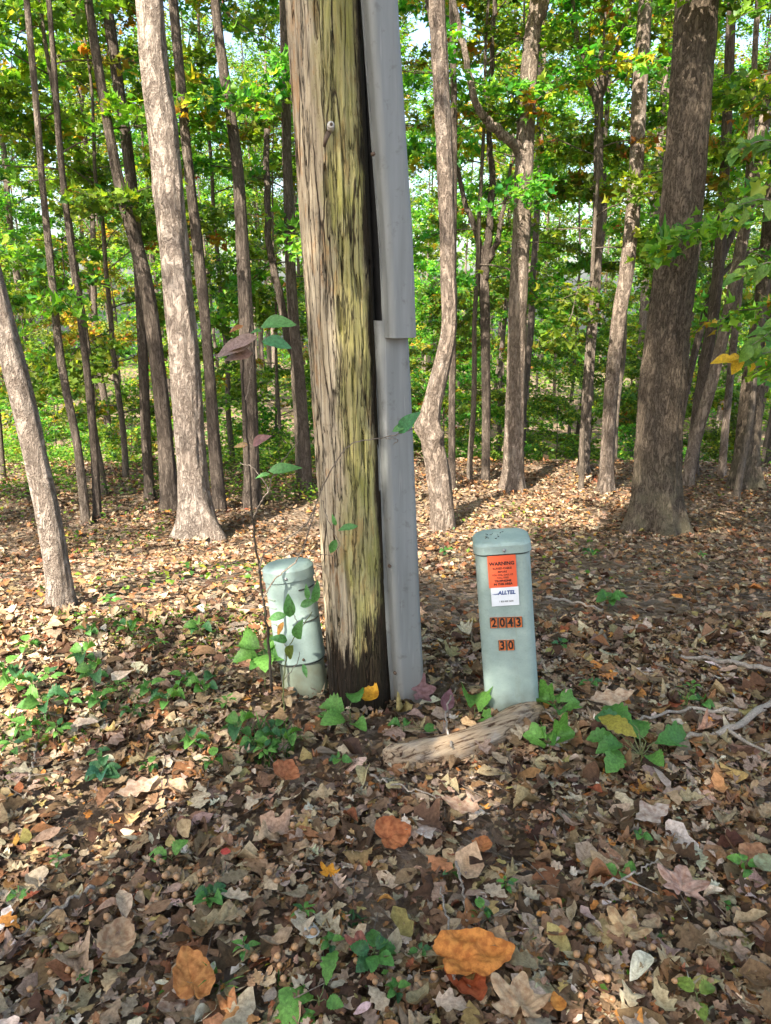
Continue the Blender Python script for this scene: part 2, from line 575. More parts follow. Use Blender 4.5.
def litter_zone(n, x0, x1, y0, y1, tpls, smin, smax, lift, wedge=None, wts=None, roll=0.0, wid=1.0):
    p = np.stack([rng.uniform(x0, x1, n), rng.uniform(y0, y1, n)], -1)
    if wedge is not None:
        p = p[np.abs(p[:, 0]) < wedge(p[:, 1])]
    n = len(p)
    # clumping: drifts of leaves with thin places between
    dens = fbm(p[:, 0] * 3, p[:, 1] * 3, 0, 31, 3)
    keep = rng.random(n) < np.clip(0.35 + 2.4 * (dens - 0.33), 0.3, 1)
    p = p[keep]; n = len(p)
    which = rng.choice(len(tpls), n, p=np.array([t[1] for t in tpls]) / sum(t[1] for t in tpls))
    for k, (tp, w_, rgh) in enumerate(tpls):
        s = which == k
        q = p[s]; m_ = len(q)
        a = rng.uniform(0, 2 * np.pi, m_)
        tilt = np.abs(rng.normal(0, 0.28, m_))
        d = np.stack([np.cos(a), np.sin(a), rng.normal(0, 0.16, m_)], -1)
        nr = np.stack([rng.normal(0, 0.24, m_), rng.normal(0, 0.24, m_), np.ones(m_)], -1)
        size = rng.uniform(smin, smax, m_) * np.where(rng.random(m_) < 0.12, 1.35, 1.0)
        pos = np.stack([q[:, 0], q[:, 1], gz(q[:, 0], q[:, 1]) + rng.uniform(0.0, lift, m_) + 0.12 * size], -1)
        pos -= d / np.linalg.norm(d, axis=1, keepdims=True) * size[:, None] * 0.5
        col = pick_cols(rng, m_, LITTER_PAL, wts or LITTER_W)
        scatter(mb, tp, pos, d, nr, size, col, rng.normal(0.05, 0.26, m_), rng.normal(0.12 + roll, 0.34, m_), rng.normal(0, 0.35, m_), rgh, rng, 0, wid)


near_t = [(T_OAK, 5, 0.02), (T_OAK2, 5, 0.02), (T_OAK3, 4, 0.02), (T_OVA, 2.2, 0.03), (T_OVA2, 3.0, 0.03), (T_BIT, 5, 0.03)]
mid_t = [(T_LOWOAK, 4, 0.0), (T_LOW, 5, 0.02), (T_BIT, 3, 0.03)]
litter_zone(4600, -2.2, 2.2, 0.7, 3.4, near_t, 0.052, 0.095, 0.04)
litter_zone(27000, -2.2, 2.2, 0.7, 3.4, near_t, 0.02, 0.045, 0.035)
litter_zone(40000, -2.2, 2.2, 0.7, 3.4, [(T_BIT, 1, 0.03), (T_OVA2, 0.5, 0.03), (T_LOWOAK, 0.6, 0.03)], 0.008, 0.028, 0.032)
litter_zone(900, -2.2, 2.2, 0.7, 3.6, [(T_OVA, 1, 0.03), (T_OVA2, 1, 0.03), (T_OAK3, 1, 0.02)], 0.035, 0.07, 0.04, None, None, 0.7, 0.85)
litter_zone(88000, -7.0, 7.0, 3.2, 9.6, mid_t, 0.02, 0.06, 0.025, lambda y: 1.0 + 0.72 * y, [16, 4, 28, 13, 21, 0.5, 18, 1.6, 2.0, 1])
litter_zone(9000, -6, 6, -1.0, 3.4, mid_t, 0.05, 0.10, 0.02)
litter_zone(12000, -14, 14, 9.4, 20, [(T_LOW, 1, 0.0)], 0.07, 0.16, 0.03)
kind(mb.build('leaf_litter', M['litter']), 'stuff')

# twig bits and stalk debris lying in the litter (uncountable)
mb = MB()
n = 1500
p = np.stack([rng.uniform(-2.4, 2.4, n), rng.uniform(0.9, 5.5, n)], -1)
for (x, y) in p:
    a = rng.uniform(0, 6.28); L = rng.uniform(0.03, 0.16)
    q = np.array([[x, y], [x + np.cos(a) * L * 0.5 + rng.normal(0, .006), y + np.sin(a) * L * 0.5 + rng.normal(0, .006)], [x + np.cos(a) * L, y + np.sin(a) * L]])
    z = gz(q[:, 0], q[:, 1]) + rng.uniform(0.012, 0.04) + rng.normal(0, 0.006, 3)
    mb.tube(np.column_stack([q, z]), [0.0018, 0.0016, 0.001], 4)
kind(mb.build('twig_debris', M['twig']), 'stuff')
# ------------------------------------------------------------------ utility pole
P0 = px2g(363, 712); P0 = np.array([P0[0], P0[1] + 0.10, 0.0]); P0[2] = float(gz(P0[0], P0[1]))
b_mid = at(350.5, 480, P0[1] - 0.02); t_mid = at(323.5, 0, P0[1] - 0.05)
base_mid = at(362, 700, P0[1])
axis_dir = unit(t_mid - base_mid)
POLE_TOP = 7.6
pole = thing('utility_pole', 'weathered wooden utility pole with green algae, deep cracks and a black tarred foot', 'utility pole', (base_mid[0], P0[1], P0[2]))
org = np.array(pole.location)
L0 = -0.35
npts = 620
hz = np.concatenate([np.linspace(L0, 2.6, 520), np.linspace(2.62, POLE_TOP, 100)])
path = np.array([base_mid - org + axis_dir * ((h + org[2] - base_mid[2]) / axis_dir[2]) for h in hz])
SEG = 300
th = np.linspace(0, 2 * np.pi, SEG, endpoint=False)
rad = np.interp(hz, [L0, 0, 0.9, 2.4, POLE_TOP], [0.123, 0.121, 0.113, 0.107, 0.09])
cx_, sy_ = np.cos(th)[None, :], np.sin(th)[None, :]
H = hz[:, None]
f1 = fbm(cx_ * 7, sy_ * 7, H * 0.9 + 0 * cx_, 41, 3)
crack = np.abs(fbm(cx_ * 5.5 + 9, sy_ * 5.5, H * 1.3, 51, 4) - 0.5)
crack2 = np.abs(fbm(cx_ * 11 + 3, sy_ * 11, H * 2.6, 57, 3) - 0.5)
gate = sstep(0.35, 0.6, fbm(cx_ * 2.5, sy_ * 2.5, H * 1.4, 61, 3))
disp = (f1 - 0.5) * 0.008 - 0.007 * (1 - sstep(0.0, 0.014, crack)) * (0.25 + gate) - 0.004 * (1 - sstep(0, 0.016, crack2)) * gate
fl = fbm(cx_ * 4, sy_ * 4, H * 2.2, 71, 3)
disp -= 0.0035 * sstep(0.57, 0.60, fl)
hole = fbm(cx_ * 6 + 20, sy_ * 6, H * 5, 77, 2)
disp -= 0.016 * sstep(0.70, 0.78, hole)
V, fc = tube_arrays(path, rad, SEG, disp)

m = NT('weathered_pole_wood')
vo_ = m.coord('Object')
xyz = m.n('ShaderNodeSeparateXYZ', ins={0: vo_})
X_, Y_, Z_ = xyz.outputs
# offset from the leaning axis
ax = m.math('SUBTRACT', X_, m.math('MULTIPLY', Z_, float(axis_dir[0] / axis_dir[2])))
side = m.math('DIVIDE', ax, 0.115)
gr = m.coord('Object', (1, 1, 0.045))
fine = m.noise(gr, 120, 6, 0.7)
med = m.noise(gr, 42, 6, 0.65, 0.4)
patch = m.noise(m.coord('Object', (1, 1, 0.35)), 9, 5, 0.6)
patch2 = m.noise(m.coord('Object', (1, 1, 0.3)), 20, 5, 0.65)
wood = m.mix(m.ramp(med, [(0.3, 0.0), (0.7, 1.0)]), (0.37, 0.295, 0.185), (0.55, 0.47, 0.34))
wood = m.mix(m.ramp(fine, [(0.36, 0.6), (0.56, 0.0)]), wood, (0.14, 0.10, 0.065))
# bare tan places where the grey skin has flaked
wood = m.mix(m.ramp(patch2, [(0.55, 0.0), (0.62, 0.8)]), wood, (0.40, 0.25, 0.13))
# algae on the right-hand flank
sw = m.math('ADD', side, m.math('MULTIPLY_ADD', patch, 1.4, -0.7))
alg = m.ramp(m.math('MULTIPLY_ADD', sw, 0.5, 0.5), [(0.34, 0.0), (0.50, 0.8), (0.88, 0.9), (0.97, 0.3)])
algc = m.mix(m.ramp(med, [(0.3, 0.0), (0.7, 1.0)]), (0.175, 0.172, 0.03), (0.40, 0.39, 0.085))
wood = m.mix(m.math('MULTIPLY', alg, m.ramp(patch2, [(0.3, 1.0), (0.72, 0.35)])), wood, algc)
# tar bleeding down the far right edge and round the foot
tar1 = m.ramp(m.math('MULTIPLY_ADD', m.math('ADD', side, m.math('MULTIPLY_ADD', patch2, 0.5, -0.25)), 0.5, 0.5), [(0.84, 0.0), (0.91, 0.95)])
low = m.math('SUBTRACT', 0.31, Z_)
low = m.math('ADD', low, m.math('MULTIPLY_ADD', m.noise(m.coord('Object', (1, 1, 0.10)), 48, 6, 0.75), 0.85, -0.43))
low = m.math('ADD', low, m.math('MULTIPLY', m.math('MAXIMUM', side, 0.1), 0.16))
tar2 = m.ramp(low, [(0.0, 0.0), (0.10, 0.97)])
tar = m.math('MAXIMUM', tar1, tar2)
wood = m.mix(tar, wood, m.mix(m.ramp(fine, [(0.4, 0.0), (0.75, 1.0)]), (0.006, 0.005, 0.004), (0.035, 0.022, 0.015)))
# long drying cracks and chipped-out flakes
vz = m.n('ShaderNodeMix', data_type='VECTOR', ins={0: 0.02, 4: m.coord('Object', (1, 1, 0.055)), 5: m.noise(m.coord('Object', (1, 1, 0.5)), 8, 3, which='Color')}).outputs[1]
vcr = m.voro(vz, 30, 'DISTANCE_TO_EDGE').outputs['Distance']
vgate = m.ramp(m.noise(m.coord('Object', (1, 1, 0.5)), 6, 4), [(0.45, 0.0), (0.55, 1.0)])
vline = m.math('MULTIPLY', m.ramp(vcr, [(0.0, 1.0), (0.018, 0.8), (0.04, 0.0)]), vgate)
wood = m.mix(vline, wood, (0.03, 0.02, 0.013))
chip = m.noise(m.coord('Object', (1, 1, 0.28)), 26, 6, 0.7, 0.4)
wood = m.mix(m.ramp(chip, [(0.655, 0.0), (0.67, 0.9)]), wood, (0.055, 0.035, 0.022))
wood = m.mix(m.ramp(chip, [(0.30, 0.7), (0.315, 0.0)]), wood, (0.36, 0.235, 0.125))
# dark crack lines
ck = m.math('ABSOLUTE', m.math('SUBTRACT', m.noise(m.coord('Object', (1, 1, 0.06)), 17, 6, 0.6, 0.15), 0.5))
wood = m.mix(m.ramp(ck, [(0.0, 0.9), (0.004, 0.8), (0.010, 0.0)]), wood, (0.025, 0.022, 0.014))
spk = m.noise(m.coord('Object', (1, 1, 0.5)), 90, 5, 0.75)
wood = m.mix(m.ramp(spk, [(0.57, 0.0), (0.66, 0.6)]), wood, m.mix(1.0, wood, (0.4, 0.35, 0.3), 'MULTIPLY'))
h = m.math('ADD', m.math('MULTIPLY', med, 0.6), m.math('MULTIPLY', fine, 0.5))
h = m.math('ADD', h, m.math('MULTIPLY', vline, -0.8))
h = m.math('ADD', h, m.math('MULTIPLY', m.ramp(chip, [(0.655, 0.0), (0.67, 1.0)]), -0.7))
h = m.math('ADD', h, m.math('MULTIPLY', m.ramp(ck, [(0.0, 0.0), (0.02, 1.0)]), 0.5))
M['pole'] = m.done(m.pbsdf(wood, 0.85, m.bump(h, 0.012, 0.9), 0.15))
link('pole_shaft', np_mesh('pole_shaft', V, fc, [M['pole']]), pole)


def simple(name, col, rough=0.5, metal=0.0, var=0.15, bump=0.0, scale=30, spec=0.4):
    m = NT(name)
    v = m.coord('Object')
    nz = m.noise(v, scale, 5, 0.6)
    dark = tuple(c * (1 - var) for c in col); lite = tuple(min(c * (1 + var), 0.95) for c in col)
    c = m.mix(m.ramp(nz, [(0.3, 0.0), (0.7, 1.0)]), dark, lite)
    return m.done(m.pbsdf(c, rough, m.bump(nz, 0.002, bump) if bump else None, spec, metal))


M['rust'] = simple('rusty_steel', (0.10, 0.07, 0.05), 0.7, 0.4, 0.4, 0.5)
M['steel'] = simple('dull_steel', (0.30, 0.30, 0.30), 0.45, 0.8, 0.3)
M['porcelain'] = simple('grey_porcelain', (0.42, 0.40, 0.36), 0.5, 0.0, 0.2)
M['cable'] = simple('black_cable', (0.012, 0.011, 0.011), 0.6, 0.0, 0.2)
M['black'] = simple('black_print', (0.012, 0.012, 0.012), 0.6, 0.0, 0.1)

m = NT('grey_guard_plastic')
v = m.coord('Object')
st = m.noise(m.coord('Object', (1, 1, 0.06)), 38, 5, 0.6)
sp = m.noise(v, 26, 5, 0.65)
c = m.mix(m.ramp(st, [(0.3, 0.0), (0.7, 1.0)]), (0.165, 0.176, 0.172), (0.222, 0.234, 0.230))
c = m.mix(m.ramp(sp, [(0.58, 0.0), (0.70, 0.5)]), c, (0.09, 0.085, 0.075))
sc_ = m.noise(m.coord('Object', (1, 1, 0.03), (0, 0.12, 0)), 90, 3, 0.5)
c = m.mix(m.ramp(sc_, [(0.66, 0.0), (0.70, 0.4)]), c, (0.32, 0.32, 0.31))
zz = m.n('ShaderNodeSeparateXYZ', ins={0: v}).outputs[2]
c = m.mix(m.math('MULTIPLY', m.ramp(zz, [(0.0, 1.0), (0.25, 0.0)]), m.ramp(st, [(0.35, 0.2), (0.6, 0.8)])), c, (0.13, 0.12, 0.10))
M['guard'] = m.done(m.pbsdf(c, 0.5, m.bump(sp, 0.001, 0.3), 0.35))


def frame_at(pt):
    """point on the pole axis at world z"""
    return base_mid + axis_dir * ((pt - base_mid[2]) / axis_dir[2])


def guard_mesh(pts, width, depth, th_, yaw, flange, nrow=40):
    """U-shaped cable cover swept along pts (world), open side to the pole"""
    out = np.array([math.sin(yaw), -math.cos(yaw), 0.0]); lat = np.array([math.cos(yaw), math.sin(yaw), 0.0])
    w, d, r = width / 2, depth, 0.022
    prof = []
    for k in range(7):
        a = math.pi - k / 6 * math.pi / 2
        prof.append((-w + r + r * math.cos(a), d - r + r * math.sin(a)))
    for k in range(7):
        a = math.pi / 2 - k / 6 * math.pi / 2
        prof.append((w - r + r * math.cos(a), d - r + r * math.sin(a)))
    outer = [(-w - flange, 0.0), (-w - flange, th_), (-w, th_)] + prof + [(w, th_), (w + flange, th_), (w + flange, 0.0)]
    inner = [(w - th_, 0.0)] + [(x * (w - th_) / w, y - th_) for (x, y) in prof[::-1]] + [(-w + th_, 0.0)]
    ring = np.array(outer + inner)
    k = len(ring)
    P = spline(pts, nrow)
    V = (P[:, None] + ring[None, :, :1] * lat + ring[None, :, 1:] * out).reshape(-1, 3)
    i = np.arange(nrow - 1)[:, None]; j = np.arange(k)[None]
    a = i * k + j; b = i * k + (j + 1) % k
    Q = np.stack([a, b, b + k, a + k], -1).reshape(-1, 4)
    return V, [Q, np.arange(k)[::-1][None], (np.arange(k) + (nrow - 1) * k)[None]], out, lat


gy = P0[1] - 0.035
GYAW = math.radians(24)


def sharp(o, deg=35):
    o.data.set_sharp_from_angle(angle=math.radians(deg))
    wn = o.modifiers.new('normals', 'WEIGHTED_NORMAL'); wn.keep_sharp = True; wn.weight = 80
    return o


def screw(parent, p, out, r=0.0065, mat='steel', name='bolt'):
    b_ = MB()
    out = unit(out)
    path = [p - out * 0.004, p + out * 0.004, p + out * 0.0075]
    b_.tube(path, [r, r, r * 0.55], 12)
    return b_.build(name, M[mat], parent)


for (nm, pts, wd, dp, fl_, dy, bolts) in (
        ('cable_guard', [(409.5, 722), (404, 640), (398, 520), (391.5, 390), (387.5, 320)], 0.108, 0.052, 0.014, 0.0,
         [(389.5, 566), (395, 673)]),
        ('cable_guard', [(397.5, 337), (393.5, 240), (388.5, 170), (383, 90), (377, 0), (369, -130), (350, -420), (318, -900)], 0.094, 0.056, 0.004, -0.035,
         [(373, 154)])):
    yy = np.array([at(a, b_, gy + dy) for a, b_ in pts])
    # follow the pole's slight lean in depth
    loc = yy - org
    V, fc, out, lat = guard_mesh(loc, wd, dp, 0.004, GYAW, fl_, 60)
    g = sharp(link(nm, np_mesh(nm, V, fc, [M['guard']]), pole), 40)
    if dy < 0:
        g['label'] = 'upper grey plastic cable guard, pulled away from the pole'
    else:
        g['label'] = 'lower grey plastic cable guard with open flange at its top'
    dd = unit(ray(0, 0) * 0 + np.array([out[0], out[1], 0]))
    for (bx_, by_) in bolts:
        pc = at(bx_, by_, gy + dy) - org
        # slide along the view ray until it meets the guard's front plane
        fp = loc[np.argmin(np.abs(loc[:, 2] - pc[2]))]
        rr = ray(bx_, by_)
        fpl = np.array([np.interp(pc[2], loc[np.argsort(loc[:, 2]), 2], loc[np.argsort(loc[:, 2]), q]) for q in range(3)]) + out * dp
        s = np.dot(fpl - pc, out) / np.dot(rr, out)
        screw(g, pc + rr * s, out, 0.006, 'rust')

# black cable added so the gap between pole and covers reads dark
cpts = np.array([at(a, b_, gy + 0.03) for a, b_ in ((392, 722), (389, 560), (384, 400), (381, 318), (377, 240), (370, 120), (362, 0), (352, -130), (330, -420), (300, -900))]) - org
b_ = MB(); b_.tube(spline(cpts, 80), 0.026, 14)
b_.build('cable', M['cable'], pole)
# nail-on porcelain ground clip (white tube) and a nail knot
kp = at(330, 128, P0[1] - 0.162) - org
b_ = MB(); b_.tube([kp + (0, 0.02, 0), kp + (0.004, -0.022, 0.004)], 0.0105, 16); b_.tube([kp + (0.004, -0.022, 0.004), kp + (0.0045, -0.0245, 0.0045)], [0.0105, 0.0075], 16)
knob = b_.build('wire_knob', M['porcelain'], pole)
b_ = MB(); b_.tube([kp + (0.0045, -0.020, 0.0045), kp + (0.0055, -0.0265, 0.0055)], 0.0045, 10)
b_.build('nail', M['rust'], knob)
b_ = MB(); b_.tube([kp + (-0.004, 0.0, -0.012), kp + (-0.012, -0.008, -0.03), kp + (-0.018, -0.002, -0.05)], [0.008, 0.007, 0.004], 8)
b_.build('wire_stub', M['rust'], pole)

# ------------------------------------------------------------------ pedestals
def pedestal_mat(name, c0, c1, dirt):
    m = NT(name)
    v = m.coord('Object')
    n1 = m.noise(v, 16, 6, 0.65)
    n2 = m.noise(v, 130, 4, 0.7)
    n3 = m.noise(m.coord('Object', (1, 1, 0.18)), 30, 4)
    c = m.mix(m.ramp(n1, [(0.3, 0.0), (0.7, 1.0)]), c0, c1)
    c = m.mix(m.ramp(n2, [(0.55, 0.0), (0.7, 0.35)]), c, tuple(x * 0.62 for x in c0))
    c = m.mix(m.ramp(n3, [(0.56, 0.0), (0.72, 0.35)]), c, (0.22, 0.24, 0.17))
    z = m.n('ShaderNodeSeparateXYZ', ins={0: v}).outputs[2]
    mk = m.math('MULTIPLY', m.ramp(z, [(0.02, 1.0), (0.02 + dirt, 0.0)]), m.ramp(n1, [(0.3, 0.9), (0.65, 0.1)]))
    c = m.mix(mk, c, (0.16, 0.15, 0.10))
    return m.done(m.pbsdf(c, 0.55, m.bump(n2, 0.0008, 0.4), 0.35))


M['ped'] = pedestal_mat('pale_green_paint', (0.225, 0.30, 0.27), (0.305, 0.385, 0.35), 0.12)
M['ped2'] = pedestal_mat('pale_green_plastic', (0.185, 0.255, 0.232), (0.25, 0.325, 0.30), 0.07)
M['ped_dirty'] = pedestal_mat('dirty_green_plastic', (0.12, 0.16, 0.12), (0.20, 0.25, 0.20), 0.25)
M['orange'] = simple('orange_label', (0.72, 0.115, 0.045), 0.5, 0.0, 0.06)
M['plate'] = simple('orange_plate', (0.50, 0.13, 0.035), 0.5, 0.0, 0.25, scale=80)
M['white'] = simple('white_label', (0.72, 0.75, 0.78), 0.5, 0.0, 0.04)
M['blue'] = simple('blue_print', (0.02, 0.06, 0.22), 0.5, 0.0, 0.1)
M['slot'] = simple('dark_slot', (0.03, 0.035, 0.03), 0.8, 0.0, 0.1)


def lean_frame(base, tx, ty, yaw):
    """object matrix pieces: lean (dx,dy per unit height) then yaw"""
    up = unit(np.array([tx, ty, 1.0]))
    x = np.array([math.cos(yaw), math.sin(yaw), 0]); x = unit(x - up * np.dot(x, up))
    y = np.cross(up, x)
    return np.column_stack([x, y, up])


def set_rot(o, R):
    from mathutils import Matrix
    o.rotation_mode = 'QUATERNION'
    o.rotation_quaternion = Matrix([list(map(float, r)) for r in R]).to_quaternion()


def rrect(w, d, r, n=8, rb=None):
    """rounded rectangle outline, ccw; r front corners (y<0), rb back corners"""
    rb = r if rb is None else rb
    pts = []
    for (sx, sy, a0, rr) in ((1, -1, -math.pi / 2, r), (1, 1, 0, rb), (-1, 1, math.pi / 2, rb), (-1, -1, math.pi, r)):
        for k in range(n + 1):
            a = a0 + k / n * math.pi / 2
            pts.append((sx * (w / 2 - rr) + rr * math.cos(a), sy * (d / 2 - rr) + rr * math.sin(a)))
    return np.array(pts)


def loft(mb_, outline, levels, mi=0, cap=(True, True)):
    """levels: (z, scale_offset) ; outline shrunk by offset metres"""
    k = len(outline); V = []
    c = outline / (np.abs(outline).max(0)[None])
    for z, off in levels:
        sc = 1 - off / np.abs(outline).max(0)
        V.append(np.column_stack([outline * sc[None], np.full(k, z)]))
    V = np.concatenate(V); n = len(levels)
    i = np.arange(n - 1)[:, None]; j = np.arange(k)[None]
    a = i * k + j; b = i * k + (j + 1) % k
    F_ = [np.stack([a, b, b + k, a + k], -1).reshape(-1, 4)]
    if cap[0]: F_.append(np.arange(k)[::-1][None])
    if cap[1]: F_.append((np.arange(k) + (n - 1) * k)[None])
    mb_.add(V, F_, None, mi)
    return mb_


def text_mesh(txt, size, mat, parent, loc, name, bold=0.0, sx=1.0, shear=0.0, rz=0.0):
    cu = bpy.data.curves.new(name, 'FONT')
    cu.body = txt; cu.size = size; cu.align_x = 'CENTER'; cu.align_y = 'CENTER'
    cu.extrude = 0.0004; cu.offset = bold; cu.resolution_u = 3; cu.shear = shear
    o = bpy.data.objects.new(name + '_tmp', cu)
    COL.objects.link(o)
    bpy.context.view_layer.update()
    me = bpy.data.meshes.new_from_object(o.evaluated_get(bpy.context.evaluated_depsgraph_get()))
    bpy.data.objects.remove(o)
    me.materials.clear(); me.materials.append(mat)
    q = link(name, me, parent, loc)
    q.rotation_euler = (math.pi / 2, 0, rz)
    q.scale = (sx, 1, 1)
    return q


# right pedestal -------------------------------------------------------------
rb = px2g(515, 718); rb[1] += 0.075; rb[2] = float(gz(rb[0], rb[1]))
W_, D_, HT = 0.186, 0.165, 0.675
top_c = at(504, 540, rb[1])
RPED = rb
ped = thing('telephone_pedestal', 'square pale green telephone pedestal with orange warning sticker and number plates', 'utility pedestal', rb)
topp = at(504.5, 556, rb[1] - 0.07) - (rb + np.array([0, -0.07, 0]))
lx = topp[0] / topp[2]
set_rot(ped, lean_frame(rb, lx, 0.0, math.radians(-4)))
out_ = rrect(W_, D_, 0.036, 8, 0.05)
b_ = MB()
zl = np.linspace(-0.15, HT - 0.045, 24)
loft(b_, out_, [(z, 0.004 * (1 - z / HT)*-1) for z in zl])
sharp(b_.build('body', M['ped'], ped))
b_ = MB()
loft(b_, out_, [(HT - 0.0375, -0.0058), (HT - 0.010, -0.0045), (HT - 0.004, 0.0005), (HT, 0.006), (HT + 0.0015, 0.03), (HT + 0.002, 0.06)])
cap_ = sharp(b_.build('cap', M['ped'], ped))
fy = -D_ / 2
b_ = MB(); loft(b_, out_, [(HT - 0.0425, -0.0016), (HT - 0.0378, -0.0016)], cap=(False, False))
b_.build('seam', M['slot'], ped)
screw(cap_, np.array([0.004, fy - 0.0055, HT - 0.024]), np.array([0, -1, 0]), 0.006, 'steel')
# grit and droppings on the lid
for k in range(16):
    a = rng.uniform(0, 6.28); r_ = 0.06 * math.sqrt(rng.random())
    x_, y_ = -0.02 + r_ * math.cos(a) * 0.8, r_ * math.sin(a) * 0.7
    s_ = rng.uniform(0.0015, 0.0035)
    b_ = MB(); b_.tube([(x_, y_, HT - 0.0005), (x_ + s_, y_, HT + 0.003), (x_ + s_ * 1.5, y_ + s_, HT + 0.0042)], [s_, s_ * .8, s_ * .2], 6)
    b_.build('grit_speck', M['slot'], cap_)

lab = MB(); lab.box((-0.007, fy - 0.0058, HT - 0.100), (0.096, 0.003, 0.116))
wl = lab.build('warning_label', M['orange'], ped, smooth=False)
lab = MB(); lab.box((-0.003, fy - 0.0058, HT - 0.192), (0.094, 0.0026, 0.068))
ol = lab.build('company_label', M['white'], ped, smooth=False)
ty_ = fy - 0.0076
for (t_, s_, dz, bd) in (('WARNING', 0.0175, 0.029, 0.0006), ('BURIED CABLE', 0.0098, 0.012, 0.0002), ('BEFORE', 0.0092, -0.0005, 0.0002),
                         ('YOU DIG, CALL US', 0.0085, -0.012, 0.0001), ('TOLL FREE', 0.0085, -0.0225, 0.0001), ('TELEPHONE', 0.0105, -0.034, 0.0004), ('IN THIS AREA', 0.0105, -0.0455, 0.0004)):
    text_mesh(t_, s_, M['black'], wl, (-0.007, ty_, HT - 0.100 + dz), 'lettering', bd)
text_mesh('ALLTEL', 0.019, M['blue'], ol, (0.003, ty_, HT - 0.178), 'lettering', 0.0007, 0.95, 0.15)
sw_ = MB()
q = np.array([(-0.047, 0.000), (-0.036, -0.0035), (-0.026, -0.0015), (-0.022, 0.004), (-0.026, 0.0012), (-0.036, -0.0008)])
Vq = np.concatenate([np.column_stack([q[:, 0], np.full(6, ty_), q[:, 1] + HT - 0.1805]), np.column_stack([q[:, 0], np.full(6, ty_ + 0.0006), q[:, 1] + HT - 0.1805])])
sw_.add(Vq, [np.arange(6)[None]] + [np.array([[k, k + 6, (k + 1) % 6 + 6, (k + 1) % 6] for k in range(6)])])
sw_.build('swoosh', M['blue'], ol, smooth=False)
text_mesh('1 800 000 0000', 0.0078, M['slot'], ol, (0.0, ty_, HT - 0.210), 'lettering', 0.0)
for (txt, xs_, zc) in (('2043', (-0.0475, -0.0185, 0.0095, 0.0375), HT - 0.288), ('30', (-0.0235, 0.0055), HT - 0.376)):
    for k, (ch, x_) in enumerate(zip(txt, xs_)):
        lab = MB(); lab.box((x_, fy - 0.0062, zc - 0.001 * k), (0.0265, 0.004, 0.039))
        pl = lab.build('number_plate', M['plate'], ped, smooth=False)
        edge = MB()
        for sx_ in (-1, 1):
            edge.box((x_ + sx_ * 0.0122, fy - 0.0084, zc - 0.001 * k), (0.002, 0.0008, 0.039))
        edge.box((x_, fy - 0.0084, zc - 0.001 * k + 0.0185), (0.0222, 0.0008, 0.002))
        edge.build('plate_border', M['slot'], pl, smooth=False)
        text_mesh(ch, 0.045, M['black'], pl, (x_, fy - 0.0087, zc - 0.001 * k - 0.001), 'digit', 0.0012, 0.82)

# left pedestal -----------------------------------------------------------
lb = px2g(303, 702); lb[1] += 0.10; lb[2] = float(gz(lb[0], lb[1]))
LPED = lb
HL = 0.475
ped2 = thing('telephone_pedestal', 'rounded grey green telephone pedestal with a domed cap, leaning beside the wooden pole', 'utility pedestal', lb)
topp = at(285, 572, lb[1] - 0.06) - (lb + np.array([0, -0.06, 0]))
HL = float(topp[2]) * 1.02
set_rot(ped2, lean_frame(lb, topp[0] / topp[2], 0.02, math.radians(6)))


def stadium(w, d, n=14):
    return rrect(w, d, d * 0.497, n)


o2 = stadium(0.178, 0.138, 14)
b_ = MB(); loft(b_, o2, [(z, 0.006 - 0.004 * (1 - z / 0.2)) for z in np.linspace(-0.12, 0.16, 10)])
b_.build('base', M['ped_dirty'], ped2)
zs_ = 0.135
b_ = MB(); loft(b_, o2, [(zs_, -0.001), (zs_ + 0.004, -0.004)] + [(z, -0.0035 + 0.004 * (z - zs_) / (HL - zs_)) for z in np.linspace(zs_ + 0.01, HL - 0.052, 14)])
cov = sharp(b_.build('cover', M['ped2'], ped2))
b_ = MB(); loft(b_, o2, [(HL - 0.050, -0.0055), (HL - 0.012, -0.0045), (HL - 0.004, 0.002), (HL + 0.002, 0.012), (HL + 0.005, 0.035), (HL + 0.006, 0.06)])
cap2 = sharp(b_.build('cap', M['ped2'], ped2))
screw(cap2, np.array([-0.008, -0.138 / 2 - 0.003, HL - 0.034]), np.array([0, -1, 0]), 0.006, 'steel')
screw(cov, np.array([0.012, -0.138 / 2 - 0.003, zs_ + 0.02]), np.array([0, -1, 0]), 0.005, 'rust')


b_ = MB(); loft(b_, o2, [(HL - 0.0525, -0.0012), (HL - 0.0505, -0.0012)], cap=(False, False))
b_.build('seam', M['slot'], ped2)
b_ = MB(); loft(b_, o2, [(zs_ - 0.006, 0.0005), (zs_ - 0.0005, 0.0005)], cap=(False, False))
b_.build('seam', M['slot'], ped2)


def slit(z, a0, a1, hgt, mat, name, off):
    """a louvre following the rounded side between outline fractions"""
    k = len(o2)
    idx = np.linspace(a0, a1, 12) % 1.0 * k
    i0 = np.floor(idx).astype(int) % k; i1 = (i0 + 1) % k; t = (idx % 1)[:, None]
    pts = o2[i0] * (1 - t) + o2[i1] * t
    pts = pts * (1 + off / np.linalg.norm(pts, axis=1, keepdims=True))
    s = MB(); s.tube(np.column_stack([pts, np.full(12, z)]), hgt, 6)
    return s.build(name, mat, cov)


for z in (HL - 0.085, zs_ + 0.165):
    slit(z, 0.02, 0.17, 0.0028, M['slot'], 'louvre', 0.0028)
for k in range(6):
    slit(zs_ + 0.10 + 0.032 * k, 0.80, 0.90, 0.0022, M['ped_dirty'], 'louvre', 0.0022)

